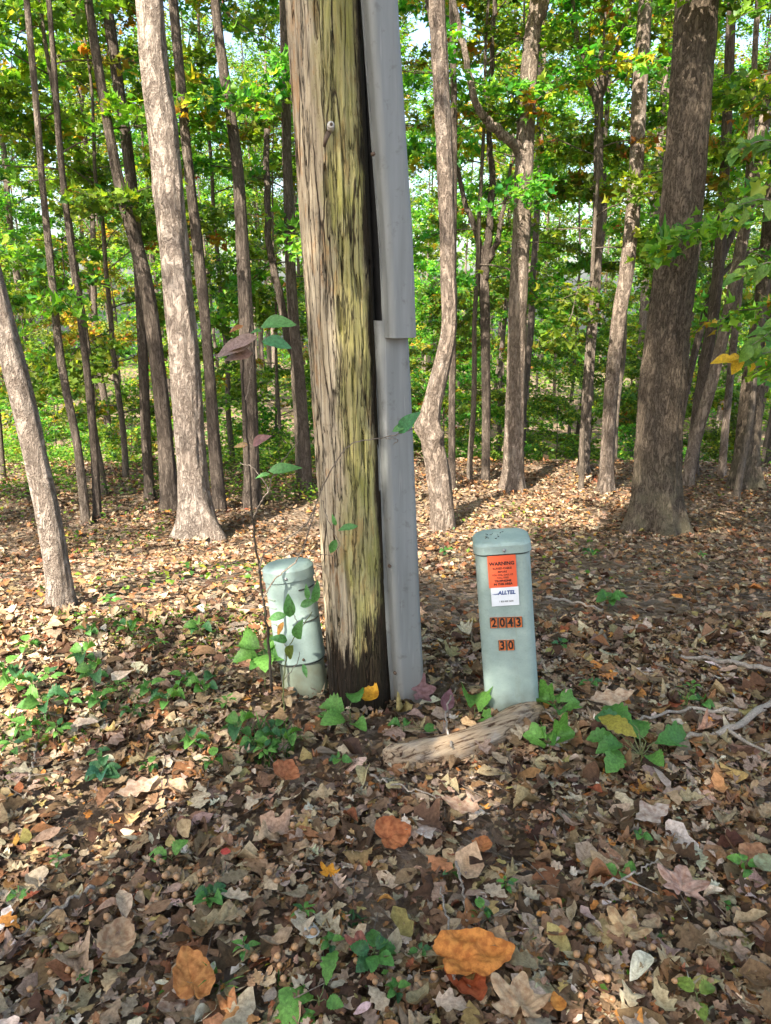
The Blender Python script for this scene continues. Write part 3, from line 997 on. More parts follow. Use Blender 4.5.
# ------------------------------------------------------------------ rotten log
lp = [px2g(x_, y_) for x_, y_ in ((383, 766), (412, 764), (452, 757), (492, 743), (520, 727), (540, 716))]
lp = np.array(lp); lorg = lp[2].copy()
pp = spline(lp, 70) - lorg; pp[:, 2] += 0.028
rr_ = np.interp(np.linspace(0, 1, 70), [0, 0.06, 0.3, 0.8, 0.95, 1], [0.022, 0.042, 0.052, 0.054, 0.044, 0.024])
tt = np.linspace(0, 1, 70)[:, None]; th = np.linspace(0, 2 * np.pi, 36, endpoint=False)[None]
dsp = (fbm(np.cos(th) * 2.2, np.sin(th) * 2.2, tt * 3, 81, 4) - 0.5) * 0.026 - 0.012 * (1 - sstep(0, 0.05, np.abs(fbm(np.cos(th) * 3, np.sin(th) * 3, tt * 2, 87, 3) - 0.5)))
V, fc = tube_arrays(pp, rr_, 36, dsp)
m = NT('rotten_wood')
v = m.coord('Object')
ang = math.atan2(lp[-1][1] - lp[0][1], lp[-1][0] - lp[0][0])
g = m.n('ShaderNodeMapping', ins={'Vector': m.coord('Object', (1, 1, 1), (0, 0, -ang)), 'Scale': (0.08, 1, 1)}).outputs[0]
n1 = m.noise(g, 70, 6, 0.7); n2 = m.noise(v, 14, 5)
c = m.mix(m.ramp(n1, [(0.40, 0.0), (0.47, 0.55), (0.66, 1.0)]), (0.09, 0.05, 0.028), (0.50, 0.38, 0.25))
c = m.mix(m.ramp(n2, [(0.52, 0.0), (0.68, 0.7)]), c, m.mix(m.ramp(n1, [(0.35, 0.0), (0.7, 1.0)]), (0.22, 0.18, 0.14), (0.52, 0.46, 0.39)))
M['rotwood'] = m.done(m.pbsdf(c, 0.9, m.bump(n1, 0.012, 1.0), 0.1))
lg = link('rotten_log', np_mesh('rotten_log', V, fc, [M['rotwood']]), None, lorg)
tag(lg, 'curved rotten grey and tan log lying in front of the square pedestal', 'log')

# ------------------------------------------------------------------ fallen branches
M['pale_twig'] = bark_material('pale_twig_bark', (0.46, 0.40, 0.33), (0.20, 0.16, 0.13), 60, 0.3, 0.003)


def branch(label, pts, r0, r1, mat='pale_twig', forks=(), lift=0.05, name='fallen_branch', n=24):
    g_ = np.array([px2g(*p) for p in pts]); o_ = g_[0].copy()
    P = spline(g_, n) - o_
    P[:, 2] += lift + 0.006 * np.sin(np.arange(n) * 1.1)
    P += rng.normal(0, 0.0025, P.shape)
    b_ = MB(); b_.tube(P, np.linspace(r0, r1, n), 8)
    for fk in forks:
        g2 = np.array([px2g(*p) for p in fk]) - o_
        P2 = spline(g2, 12); P2[:, 2] += np.linspace(lift, lift + 0.01, 12)
        b_.tube(P2, np.linspace(r1 * 1.3, r1 * 0.5, 12), 6)
    ob = b_.build(name, M[mat], None, True, o_)
    return tag(ob, label, 'branch')


branch('crooked pale fallen branch at the right edge below the square pedestal', [(790, 705), (757, 723), (733, 741), (700, 749), (668, 752)], 0.016, 0.006, forks=[[(725, 742), (745, 757), (768, 770)]])
branch('thin pale twig lying above the large oak seedling', [(735, 724), (690, 722), (655, 728), (628, 736)], 0.007, 0.004)
branch('long straight grey branch lying on the slope at the right edge', [(800, 688), (760, 680), (720, 672), (680, 667)], 0.013, 0.006)
branch('short bent twig lying across the rotten log', [(452, 768), (447, 752), (446, 728), (455, 706)], 0.004, 0.0025, lift=0.075)
branch('curved bare twig at the foot of the square pedestal', [(490, 716), (520, 716), (540, 722), (556, 735)], 0.005, 0.003, lift=0.05)
branch('slender twig on the leaves right of the square pedestal foot', [(545, 606), (575, 612), (602, 620)], 0.008, 0.004)
branch('thin dark twig lying among acorns at lower left', [(95, 905), (60, 925), (20, 955)], 0.005, 0.002)
branch('thin bare twig among dry leaves at lower right of centre', [(455, 880), (462, 905), (466, 940)], 0.0035, 0.002)
branch('dark forked twig lying below the large oak seedling', [(590, 905), (625, 892), (655, 876)], 0.004, 0.002, forks=[[(620, 895), (640, 905), (655, 915)]])
branch('straight twig pointing into the picture left of centre', [(370, 790), (395, 800), (440, 812)], 0.004, 0.002)
branch('pale twig standing almost level over leaves at far left', [(30, 790), (36, 765), (38, 745)], 0.004, 0.002, lift=0.03)
branch('small fallen stick near the orange leaf at the bottom', [(455, 1000), (450, 975), (446, 930), (440, 905)], 0.003, 0.0018)
# ------------------------------------------------------------------ seedlings
G1 = (0.09, 0.25, 0.05); G2 = (0.135, 0.32, 0.06); G3 = (0.06, 0.18, 0.065); GY_ = (0.20, 0.30, 0.05); YEL = (0.55, 0.36, 0.03)
T_SER = strip_leaf(lambda t: 0.36 * np.sin(np.pi * t ** 0.7) ** 0.8 * (1 + 0.10 * np.cos(2 * np.pi * 7 * t)) + 0.006, 14)
T_OAKBIG = strip_leaf(lambda t: 0.25 * np.sin(np.pi * t ** 1.15) ** 0.85 * (1 + 0.16 * np.cos(2 * np.pi * 5 * t)) + 0.008, 16)


def plant(label, base, leaves, stem_h=0.06, cat='seedling', name='seedling', group=None, stem=None, stem_r=0.0018, tpl=None, stem_mat='stem_green', pal=(G1, G2), seed=0, spread=None):
    """leaves: list of (dx, dy, dz, azimuth_deg, length, template, colour|None) relative to the base, or an int for a whorl"""
    base = base + (np.array([0, 0, 0.018]) if group is None else 0)
    r = np.random.default_rng(seed + int(abs(base[0]) * 1000) + int(base[1] * 777))
    t = thing(name, label, cat, base, group)
    stem = np.array(stem if stem is not None else [(0, 0, -0.02), (0.003, 0.002, stem_h * 0.5), (0.0, 0.004, stem_h)], float)
    sb = MB(); sb.tube(spline(stem, 8), np.linspace(stem_r, stem_r * 0.7, 8), 6)
    lb_ = MB(); tipp = stem[-1]
    if isinstance(leaves, tuple):
        n, L = leaves
        a0 = r.uniform(0, 360)
        leaves = []
        for k in range(n):
            hgt = stem_h * (1 - 0.45 * (k // 3) / max(1, (n - 1) // 3 + 1))
            leaves.append((0, 0, hgt, a0 + k * 137.5 if n > 4 else a0 + k * 360 / n + r.uniform(-20, 20), L * r.uniform(0.75, 1.15), tpl or T_SER, None))
    for (dx, dy, dz, az, L, tp, colr) in leaves:
        a = math.radians(az)
        d = np.array([math.cos(a), math.sin(a), r.normal(0.02, 0.14)])
        p0 = np.array([dx, dy, dz]) if (dx or dy) else np.array([0, 0, dz])
        pet = p0 + unit(d) * L * 0.22 + np.array([0, 0, L * 0.08])
        sb.tube([p0 if (dx or dy) else np.array([stem[:, 0].mean() * 0, 0, dz]), (p0 + pet) / 2 + (0, 0, 0.004), pet], [stem_r * .7, stem_r * .6, stem_r * .5], 5)
        cc = colr if colr is not None else np.array(pal[r.integers(len(pal))]) * r.uniform(0.8, 1.2)
        scatter(lb_, tp, pet[None], d[None], np.array([[r.normal(0, .18), -0.6 + r.normal(0, .2), 1.0]]), L, np.array([cc]), r.normal(-0.22, .1), r.normal(0.3, .15), r.normal(0, .25), 0.008, r)
        if (dx or dy):
            sb.tube(spline([stem[-1] * 0.4, p0 * 0.6 + (0, 0, 0.006), p0], 6), stem_r * .7, 5)
    sb.build('stem', M[stem_mat], t)
    lb_.build('foliage', M['leaf_near'], t)
    return t


M['stem_green'] = simple('green_stem', (0.10, 0.12, 0.04), 0.6, 0.0, 0.3)

g = px2g(640, 768)
plant('largest green oak seedling in the leaf litter, with one yellowing leaf', g,
      [(-0.03, 0.03, 0.06, 205, 0.111, T_OAKBIG, G1), (-0.05, 0.02, 0.05, 235, 0.130, T_OAKBIG, G2), (-0.05, 0.04, 0.07, 175, 0.098, T_OAKBIG, G1),
       (-0.02, 0.05, 0.09, 140, 0.111, T_OAKBIG, G3), (0.0, 0.04, 0.09, 115, 0.143, T_OAKBIG, G1), (0.01, 0.0, 0.08, 142, 0.137, T_OAKBIG, (0.38, 0.33, 0.05)),
       (0.03, 0.02, 0.05, 28, 0.163, T_OAKBIG, G1), (0.01, -0.01, 0.04, 285, 0.078, T_SER, G2), (0.0, 0.02, 0.06, 80, 0.091, T_SER, G1)], 0.075, cat='seedling', name='oak_seedling', stem_r=0.0026)
g = px2g(474, 724)
plant('single broad lobed green leaf standing against the foot of the square pedestal', g,
      [(0, 0, 0.03, 80, 0.098, T_MAPS, G2), (0.012, -0.02, 0.02, 320, 0.049, T_MAPS, G2)], 0.03)
g = px2g(556, 722)
plant('bright lobed seedling at the right foot of the square pedestal', g,
      [(0, 0.01, 0.05, 160, 0.070, T_MAPS, G2), (0.01, 0, 0.05, 20, 0.070, T_MAPS, G2), (0, 0.01, 0.055, 90, 0.057, T_MAPS, G2), (0, -0.01, 0.045, 265, 0.041, T_MAPS, G1)], 0.05)
g = px2g(548, 756)
plant('low lobed seedling just below the end of the rotten log', g,
      [(0, 0, 0.03, 175, 0.074, T_MAPS, G2), (0.01, 0, 0.035, 15, 0.070, T_MAPS, G2), (0, 0, 0.03, 275, 0.045, T_MAPS, G1), (0, 0, 0.035, 85, 0.049, T_MAPS, G2)], 0.035)
g = px2g(350, 733)
plant('four leaved green seedling at the tarred foot of the utility pole', g,
      [(0, 0, 0.065, 165, 0.094, T_SER, G2), (0.0, 0.01, 0.075, 70, 0.088, T_SER, G1), (0, -0.01, 0.055, 215, 0.094, T_SER, G2), (0.005, -0.01, 0.03, 305, 0.075, T_SER, G2), (-0.07, 0.03, 0.02, 180, 0.037, T_SER, G1)], 0.07)
g = px2g(172, 872)
plant('single bright green leaf sprout in the acorn litter, left of centre', g, [(0, 0, 0.02, 165, 0.055, T_SER, G2), (0, 0, 0.02, 50, 0.05, T_SER, G2)], 0.02)
g = px2g(318, 1016)
plant('toothed green seedling at the bottom edge beside grass blades', g, [(0, 0, 0.02, 195, 0.085, T_MAPS, G2), (0.01, 0.01, 0.03, 75, 0.075, T_OAKBIG, G2), (0.01, 0, 0.02, 340, 0.04, T_SER, G2)], 0.03)
g = px2g(694, 1014)
plant('light green sprout at the bottom right corner', g, [(0, 0, 0.03, 120, 0.045, T_SER, GY_), (0, 0, 0.03, 20, 0.04, T_SER, GY_), (0, 0, 0.02, 270, 0.04, T_SER, GY_)], 0.03)
g = px2g(265, 690)
plant('leafy green sprig standing left of the round pedestal foot', g, (9, 0.10), 0.15, seed=3)
g = px2g(403, 737)
plant('tiny low sprout between the cable guard foot and the log', g, [(0, 0, 0.02, 170, 0.045, T_SER, G1), (0, 0, 0.02, 60, 0.04, T_SER, G1), (0.06, -0.015, 0.02, 10, 0.055, T_SER, G1)], 0.025)
g = px2g(608, 610)
plant('small leafy seedling alone on the slope right of the square pedestal', g, (7, 0.075), 0.05, seed=5)
g = px2g(620, 884)
plant('small two leaved sprout below the large oak seedling', g, [(0, 0, 0.02, 170, 0.045, T_SER, G2), (0, 0, 0.02, 20, 0.045, T_SER, G2), (0, 0, 0.02, 260, 0.03, T_SER, G2)], 0.02)
g = px2g(742, 880)
plant('small upright green sprout near the right edge by the pale tan leaf', g, (4, 0.038), 0.035, seed=8)
g = px2g(104, 788)
plant('bluish green ferny seedling in brown leaves at far left', g, (9, 0.05), 0.05, pal=(G3, (0.05, 0.17, 0.10)), seed=9)
g = px2g(212, 912)
plant('dark green rosette seedling beside the heap of acorns', g, (8, 0.038), 0.03, pal=(G3, G1), seed=10)
g = px2g(374, 970)
plant('dark green clover like seedling at bottom centre', g, (7, 0.045), 0.035, pal=(G3, G1), seed=11)

SM_LABEL = 'small green sprout growing up through the dry leaves'
SM_GROUP = 'small green sprouts in the leaf litter'
protos = []
for k, (n_, L_, h_, tp) in enumerate(((5, 0.05, 0.05, T_SER), (6, 0.06, 0.07, T_SER), (4, 0.05, 0.04, T_OVA), (7, 0.045, 0.06, T_OVA2))):
    protos.append((n_, L_, h_, tp))
first = {}
spots = [(195, 757, 1, 0.85), (20, 700, 1, 1.15), (45, 720, 1, 1.12), (8, 680, 0, 1.09), (70, 712, 3, 1.00), (95, 690, 1, 1.00), (100, 712, 0, 1.03), (120, 700, 3, 1.00),
         (135, 722, 2, 1.00), (150, 700, 0, 1.00), (170, 715, 1, 0.94), (60, 745, 3, 0.97), (30, 740, 0, 0.97), (15, 760, 3, 0.97), (185, 690, 0, 0.94), (205, 700, 1, 0.91),
         (228, 715, 3, 0.91), (240, 745, 1, 0.97), (255, 755, 0, 0.94), (275, 740, 2, 0.97), (285, 755, 1, 0.88), (265, 765, 3, 0.88), (215, 772, 0, 0.77), (50, 690, 3, 1.03),
         (85, 670, 1, 1.00), (150, 775, 0, 0.59), (480, 925, 0, 0.59), (450, 880, 2, 0.47), (505, 895, 3, 0.51), (395, 1002, 0, 0.51), (90, 985, 2, 0.51), (245, 960, 3, 0.59),
         (480, 740, 2, 0.68), (690, 700, 3, 0.94), (700, 712, 0, 0.85), (590, 690, 2, 0.77), (640, 845, 0, 0.51), (730, 915, 2, 0.42), (305, 925, 3, 0.59), (330, 955, 0, 0.51),
         (420, 960, 2, 0.47), (60, 870, 3, 0.51), (130, 640, 1, 0.94), (30, 655, 0, 0.97), (340, 770, 0, 0.68), (100, 760, 2, 0.68), (20, 905, 0, 0.51), (445, 555, 0, 0.91),
         (590, 560, 1, 0.85), (480, 545, 2, 0.91), (700, 560, 3, 0.85), (110, 610, 3, 0.97), (160, 655, 3, 0.94), (90, 640, 0, 0.94), (200, 640, 1, 0.88), (560, 650, 2, 0.77)]
for i, (x_, y_, k, s_) in enumerate(spots):
    g = px2g(x_, y_ + 4) + np.array([0, 0, 0.02])
    s_ *= 1.12
    if k not in first:
        n_, L_, h_, tp = protos[k]
        first[k] = plant(SM_LABEL, g, (n_, L_), h_, group=SM_GROUP, tpl=tp, seed=30 + k, pal=(G1, G2, G3))
        o = first[k]
    else:
        s0 = first[k]
        o = s0.copy(); COL.objects.link(o); o.location = [float(q) for q in g]
        for ch in list(s0.children):
            c_ = ch.copy(); COL.objects.link(c_); c_.parent = o
    o.rotation_euler = (0, 0, float(rng.uniform(0, 6.28)))
    o.scale = (s_ * 0.95,) * 3


def grass(label, base, n, L, spread, seed, pal=((0.10, 0.24, 0.04), (0.16, 0.30, 0.06), (0.08, 0.2, 0.05)), name='grass_tuft', wid=0.004):
    r = np.random.default_rng(seed)
    b_ = MB()
    for k in range(n):
        a = r.uniform(0, 6.28); rad_ = spread * math.sqrt(r.random())
        p = np.array([math.cos(a) * rad_, math.sin(a) * rad_, -0.01])
        b = r.uniform(0, 6.28); lean = r.uniform(0.2, 0.9); LL = L * r.uniform(0.5, 1.1)
        d = np.array([math.cos(b), math.sin(b), 0]); sidev = np.array([-d[1], d[0], 0])
        t = np.linspace(0, 1, 6)[:, None]
        c_ = p + d * LL * lean * t ** 1.7 + np.array([0, 0, 1.0]) * LL * (t - 0.42 * lean * t ** 2.5)
        w_ = wid * r.uniform(0.6, 1.2) * (1 - t ** 2.2) + 0.0003
        V = np.stack([c_ - sidev * w_, c_ + sidev * w_ + d * w_ * 0.3], 1).reshape(-1, 3)
        F_ = np.array([[2 * i, 2 * i + 1, 2 * i + 3, 2 * i + 2] for i in range(5)])
        b_.add(V, F_, np.array(pal[r.integers(len(pal))]) * r.uniform(0.8, 1.2))
    o = b_.build(name, M['leaf_near'], None, True, base)
    return tag(o, label, 'grass')


grass('fresh green grass patch below the round pedestal', px2g(262, 748), 130, 0.095, 0.11, 1)
grass('long arching grass blades beside the orange leaf at bottom left', px2g(215, 990), 9, 0.11, 0.03, 2, wid=0.005)
grass('sparse grass tuft at the right edge near the pale branch', px2g(690, 712), 22, 0.09, 0.05, 3)
grass('thin grass tuft among seedlings at the left edge', px2g(25, 735), 90, 0.09, 0.12, 4)
grass('few grass blades left of the bottom green toothed seedling', px2g(285, 985), 8, 0.05, 0.02, 5)
grass('low grass patch among seedlings left of the round pedestal', px2g(130, 705), 110, 0.08, 0.13, 6)
grass('fine dark grass blades right of the bottom centre', px2g(352, 925), 14, 0.06, 0.03, 7, pal=((0.05, 0.15, 0.05), (0.08, 0.2, 0.05)))

# ------------------------------------------------------------------ named fallen leaves
def fallen(label, px, py, L, tpl, col, az=0.0, cx=0.3, cy=0.5, tw=0.3, lift=0.03, tilt=(0, -0.15), seed=0, rough=0.03, name='fallen_leaf', wid=1.0, pitch=0.1):
    r = np.random.default_rng(seed + px)
    if len(tpl[0]) > 150:
        L *= 0.86
    g = px2g(px, py)
    a = math.radians(az)
    d = np.array([[math.cos(a), math.sin(a), pitch]])
    b_ = MB()
    V0, F0 = tpl
    cx, cy, tw = cx * 0.6, cy * 0.35, tw * 0.6
    if len(V0) > 150:
        cx, cy, tw = cx * 0.6, cy * 0.4, tw * 0.6
    scatter(b_, tpl, -d * L * 0.5 + np.array([[0, 0, lift + 0.02 + 0.02 * L]]), d, np.array([[tilt[0], tilt[1], 1.0]]), L, np.array([col]), cx, cy, tw, rough, r, 0, wid)
    # stalk
    p0 = (-d[0] * L * 0.5) + np.array([0, 0, lift])
    b_.tube([p0 + d[0] * L * 0.06, p0 - d[0] * L * 0.1, p0 - d[0] * L * 0.26 + (0, 0, -0.004)], [0.0013, 0.0012, 0.001], 5, np.array(col) * 0.6)
    o = b_.build(name, M['dry_big'], None, True, g)
    sub = o.modifiers.new('smooth', 'SUBSURF'); sub.levels = 1; sub.render_levels = 1
    return tag(o, label, 'leaf')


OR = (0.66, 0.255, 0.055)
fallen('large crumpled bright orange leaf at the bottom, right of centre', 478, 978, 0.20, H_CR1, OR, 8, 0.15, 0.2, 0.4, 0.035, (0.05, -0.05), 1, 0.03, wid=0.8, pitch=0.0)
fallen('reddish orange curled leaf tucked under the large orange leaf at the bottom', 470, 1002, 0.12, H_CR2, (0.42, 0.11, 0.04), -60, 0.5, 0.9, 0.6, 0.015, (0.3, -0.3), 2, 0.05)
fallen('large ribbed orange leaf at the bottom left beside grass blades', 192, 990, 0.165, H_CR2, (0.58, 0.25, 0.075), 112, 0.25, 0.35, 0.4, 0.025, (0.1, -0.1), 3, 0.04, wid=0.75)
fallen('pale tan leaf under the ribbed orange leaf', 180, 1016, 0.11, H_CR1, (0.46, 0.37, 0.28), 200, 0.3, 0.4, 0.4, 0.012, (0.0, -0.2), 4)
fallen('small yellow orange lobed leaf, brightest of the middle foreground', 331, 888, 0.055, H_MAP2, (0.72, 0.33, 0.03), 80, 0.4, 0.8, 0.3, 0.03, (0.0, -0.5), 5)
fallen('rust orange leaf lying below the rotten log', 396, 850, 0.11, H_CR1, (0.42, 0.15, 0.055), 20, 0.5, 0.6, 0.5, 0.025, (0.1, -0.35), 6, wid=1.2)
fallen('small orange brown leaf right of the rust orange leaf', 482, 860, 0.07, H_CR2, (0.50, 0.20, 0.07), 60, 0.4, 0.6, 0.4, 0.03, (-0.2, -0.4), 7, wid=1.1)
fallen('broad pinkish tan maple leaf at lower right', 680, 898, 0.13, H_MAP, (0.47, 0.31, 0.235), 70, 0.25, 0.15, 0.2, 0.03, (0.05, -0.1), 8, 0.015)
fallen('yellowish tan lobed leaf at lower right below the pinkish maple leaf', 628, 940, 0.11, H_MAP2, (0.42, 0.30, 0.16), 60, 0.3, 0.3, 0.3, 0.02, (0, -0.1), 9)
fallen('pale tan oak leaf lying below the rotten log', 460, 822, 0.12, T_OAK, (0.42, 0.30, 0.21), 160, 0.4, 0.4, 0.3, 0.03, (0, -0.1), 10)
fallen('curled orange brown leaf below the round pedestal', 288, 790, 0.10, H_CR1, (0.40, 0.16, 0.07), 75, 0.8, 1.0, 0.5, 0.04, (0.3, -0.3), 11, wid=1.2)
fallen('brown and tan folded leaf at lower left', 120, 955, 0.12, H_CR2, (0.44, 0.30, 0.18), 80, 0.4, 0.9, 0.4, 0.03, (0.3, -0.3), 12)
fallen('small pinkish red pointed leaf near bottom centre', 360, 958, 0.07, H_MAP, (0.40, 0.16, 0.115), 95, 0.3, 0.4, 0.3, 0.025, (0, -0.15), 13)
fallen('cream tan lobed leaf at the bottom edge below the large orange leaf', 520, 1016, 0.13, H_MAP2, (0.52, 0.37, 0.22), 75, 0.3, 0.4, 0.3, 0.03, (0, -0.15), 14)
fallen('yellow curled leaf hanging at the tarred foot of the utility pole', 372, 716, 0.085, T_SER, (0.72, 0.38, 0.03), 60, 0.7, 0.5, 0.6, 0.07, (-0.3, -0.8), 15, 0.02, pitch=0.5)
fallen('purplish brown leaf leaning at the cable guard foot', 424, 712, 0.10, T_MAP, (0.17, 0.10, 0.105), 10, 0.3, 0.4, 0.4, 0.06, (0, -0.6), 16)
fallen('narrow upright purple leaf between cable guard and square pedestal', 448, 714, 0.085, T_OVA, (0.16, 0.085, 0.10), 70, 0.3, 0.6, 0.2, 0.05, (0.2, -0.9), 17, pitch=0.9)
fallen('pale grey oak leaf with deep lobes below the log', 425, 845, 0.085, T_OAK2, (0.50, 0.44, 0.38), 110, 0.3, 0.3, 0.3, 0.025, (0, -0.1), 18)
fallen('bleached white leaf scrap near the small green plants at bottom centre', 312, 946, 0.05, T_SER, (0.55, 0.58, 0.56), 100, 0.3, 0.3, 0.3, 0.02, (0, -0.1), 19)
fallen('whitish oak leaf at the far left edge', 6, 935, 0.08, T_OAK2, (0.58, 0.56, 0.54), 90, 0.3, 0.3, 0.3, 0.02, (0, -0.1), 20)
fallen('small coral red leaf in the dry litter left of centre', 227, 868, 0.026, T_SER, (0.50, 0.08, 0.06), 90, 0.3, 0.3, 0.3, 0.03, (0, -0.5), 21, wid=1.4)
fallen('large pale tan oak leaf lying left of the curled orange leaf', 140, 805, 0.13, T_OAK, (0.44, 0.34, 0.25), 30, 0.5, 0.5, 0.4, 0.03, (0, -0.1), 22)
fallen('pale sunlit oak leaf right of the rotten log end', 610, 712, 0.18, T_OAK3, (0.50, 0.38, 0.26), 10, 0.3, 0.4, 0.4, 0.03, (0, -0.15), 23)
fallen('grey tan oak leaf below the big oak seedling', 650, 830, 0.12, T_OAK2, (0.43, 0.36, 0.30), 20, 0.3, 0.4, 0.4, 0.03, (0, -0.1), 24)
fallen('orange brown leaf at the right edge beside the green leaf', 752, 870, 0.10, H_CR2, (0.38, 0.21, 0.11), 30, 0.5, 0.5, 0.4, 0.03, (0, -0.1), 25)
fallen('dull green fallen leaf at the right edge', 764, 884, 0.075, T_SER, (0.25, 0.29, 0.17), 15, 0.2, 0.3, 0.2, 0.04, (0, -0.15), 26)
fallen('orange leaf at the bottom edge right of centre', 556, 1018, 0.045, T_SER, (0.60, 0.25, 0.05), 100, 0.3, 0.5, 0.3, 0.02, (0, -0.15), 27)

# ------------------------------------------------------------------ acorns
b_ = MB()
t = np.linspace(0, 1, 9)
prof = np.array([0.0, 0.45, 0.80, 0.97, 1.0, 0.94, 0.78, 0.48, 0.03])
b_.tube(np.column_stack([t * 0.019, 0 * t, 0 * t]), prof * 0.0078 + 0.0002, 12)
shell_me = b_.mesh('shell', [simple('acorn_shell', (0.30, 0.17, 0.08), 0.4, 0.0, 0.25, scale=60)])
b_ = MB(); b_.tube([(-0.003, 0, 0), (-0.0025, 0, 0), (0.001, 0, 0), (0.0055, 0, 0), (0.0062, 0, 0)], [0.001, 0.0045, 0.0078, 0.0086, 0.0075], 12)
cup_me = b_.mesh('cup', [simple('acorn_cup', (0.20, 0.14, 0.09), 0.9, 0.0, 0.3, 0.6, 200)])
A_LABEL = 'small brown acorn lying among the dry oak leaves'; A_GROUP = 'acorns in the leaf litter'
centres = [(195, 895, 75, 32, 34), (130, 915, 70, 35, 20), (560, 970, 60, 40, 18), (60, 975, 60, 40, 12), (640, 985, 90, 38, 14), (260, 870, 80, 40, 12), (540, 820, 60, 20, 14), (300, 965, 60, 30, 16), (420, 1000, 40, 15, 8), (720, 940, 40, 40, 10)]
for (cx0, cy0, sx0, sy0, n_) in centres:
    for k in range(n_):
        px_, py_ = cx0 + rng.normal(0, sx0 * 0.6), cy0 + rng.normal(0, sy0 * 0.6)
        if not (2 < px_ < 769 and 700 < py_ < 1020):
            continue
        g = px2g(px_, py_)
        o = thing('acorn', A_LABEL, 'acorn', g + np.array([0, 0, rng.uniform(0.024, 0.046)]), A_GROUP)
        o.rotation_euler = (float(rng.uniform(0, 6)), float(rng.normal(0, 0.5)), float(rng.uniform(0, 6.28)))
        o.scale = (float(rng.uniform(0.8, 1.15)),) * 3
        link('shell', shell_me, o)
        if rng.random() < 0.45:
            link('cup', cup_me, o)
# ------------------------------------------------------------------ thin saplings round the pole
BROWNP = (0.27, 0.19, 0.165)


def sapling(label, stems, leaves, name='sapling', mat='stem_dark', cat='sapling', r0=0.004):
    """stems: list of (points[(px,py,Y)], r0, r1); leaves: (px,py,Y, dx_px, dy_px, col, template)"""
    base = at(*stems[0][0][0]); base[2] = min(base[2], float(gz(base[0], base[1])) + 0.0) if len(stems[0][0][0]) == 3 else base[2]
    t = thing(name, label, cat, base)
    for k, (pts, ra, rb_) in enumerate(stems):
        P = spline([at(*q) for q in pts], 8 * len(pts)) - base
        P += 0.0015 * rng.standard_normal(P.shape)
        twb = MB(); twb.tube(P, np.linspace(ra, rb_, len(P)), 7)
        twb.build('stem' if k == 0 else 'twig', M[mat] if k == 0 else M['twig'], t)
    for (px, py, Y, dx, dy, col, tp) in leaves:
        p = at(px, py, Y); q = at(px + dx, py + dy, Y - 0.02 * rng.standard_normal())
        L = float(np.linalg.norm(q - p)) * 1.0
        lb_ = MB()
        nr = np.array([[rng.normal(0, .25), -0.9 + rng.normal(0, .2), 0.75]])
        scatter(lb_, tp, (p - base)[None], (q - p)[None], nr, L, np.array([np.array(col) * rng.uniform(0.85, 1.15)]), -0.15, 0.35, rng.normal(0, .25), 0.01, rng, 0, 0.78)
        lo = lb_.build('leaf', M['leaf_near'], t)
    return t


GL = (0.11, 0.29, 0.085)
sapling('thin dark sapling rising left of the round pedestal with brownish pink leaves',
        [([(272, 690, 2.5), (268, 640, 2.5), (260, 575, 2.47), (253, 525, 2.45), (248, 440, 2.42), (243, 370, 2.4), (250, 325, 2.38)], 0.0055, 0.0018),
         ([(259, 572, 2.47), (264, 555, 2.45), (285, 540, 2.42), (306, 524, 2.38), (314, 508, 2.36)], 0.0032, 0.002),
         ([(252, 520, 2.45), (262, 500, 2.42), (268, 490, 2.4), (255, 470, 2.4), (241, 463, 2.4)], 0.003, 0.0015),
         ([(246, 400, 2.41), (252, 365, 2.4), (256, 335, 2.4)], 0.002, 0.0015),
         ([(267, 495, 2.4), (276, 470, 2.4), (300, 440, 2.38)], 0.002, 0.001)],
        [(250, 343, 2.38, -36, 13, BROWNP, T_OVA), (252, 352, 2.38, -29, 8, (0.27, 0.17, 0.15), T_OVA), (256, 335, 2.36, -34, 17, (0.32, 0.22, 0.19), T_OVA2),
         (252, 445, 2.4, 19, -10, (0.30, 0.15, 0.15), T_OVA), (246, 445, 2.4, -2, 3, (0.30, 0.15, 0.15), T_OVA), (248, 444, 2.42, -15, 3, (0.30, 0.20, 0.08), T_OVA2),
         (268, 470, 2.38, 34, -3, GL, T_OVA2), (270, 473, 2.38, -15, 5, GL, T_OVA2),
         (260, 325, 2.4, 36, -2, GL, T_OVA), (262, 340, 2.38, 30, 7, (0.08, 0.25, 0.12), T_OVA), (262, 330, 2.38, -12, 3, GL, T_OVA), (243, 325, 2.4, -14, 7, (0.35, 0.16, 0.06), T_OVA2)],
        name='slender_sapling')
sapling('wiry vine shoot crossing the front of the utility pole, green leaf at its tip',
        [([(262, 600, 2.44), (275, 580, 2.42), (300, 555, 2.40), (316, 506, 2.36), (330, 472, 2.33), (352, 444, 2.31), (385, 438, 2.31), (415, 428, 2.32)], 0.0026, 0.0016),
         ([(385, 438, 2.31), (398, 440, 2.31), (393, 445, 2.31)], 0.0012, 0.0008),
         ([(340, 545, 2.34), (328, 520, 2.36), (322, 500, 2.36)], 0.0012, 0.001),
         ([(304, 548, 2.39), (330, 556, 2.36), (340, 545, 2.34)], 0.0012, 0.001)],
        [(398, 433, 2.31, 22, -22, (0.07, 0.26, 0.09), T_OVA), (392, 431, 2.31, 20, -8, GL, T_OVA2), (336, 540, 2.34, -6, 14, GL, T_OVA), (338, 530, 2.34, 20, -5, GL, T_OVA2), (336, 526, 2.34, -4, -12, GL, T_OVA2)],
        name='vine_shoot', mat='twig', cat='vine')
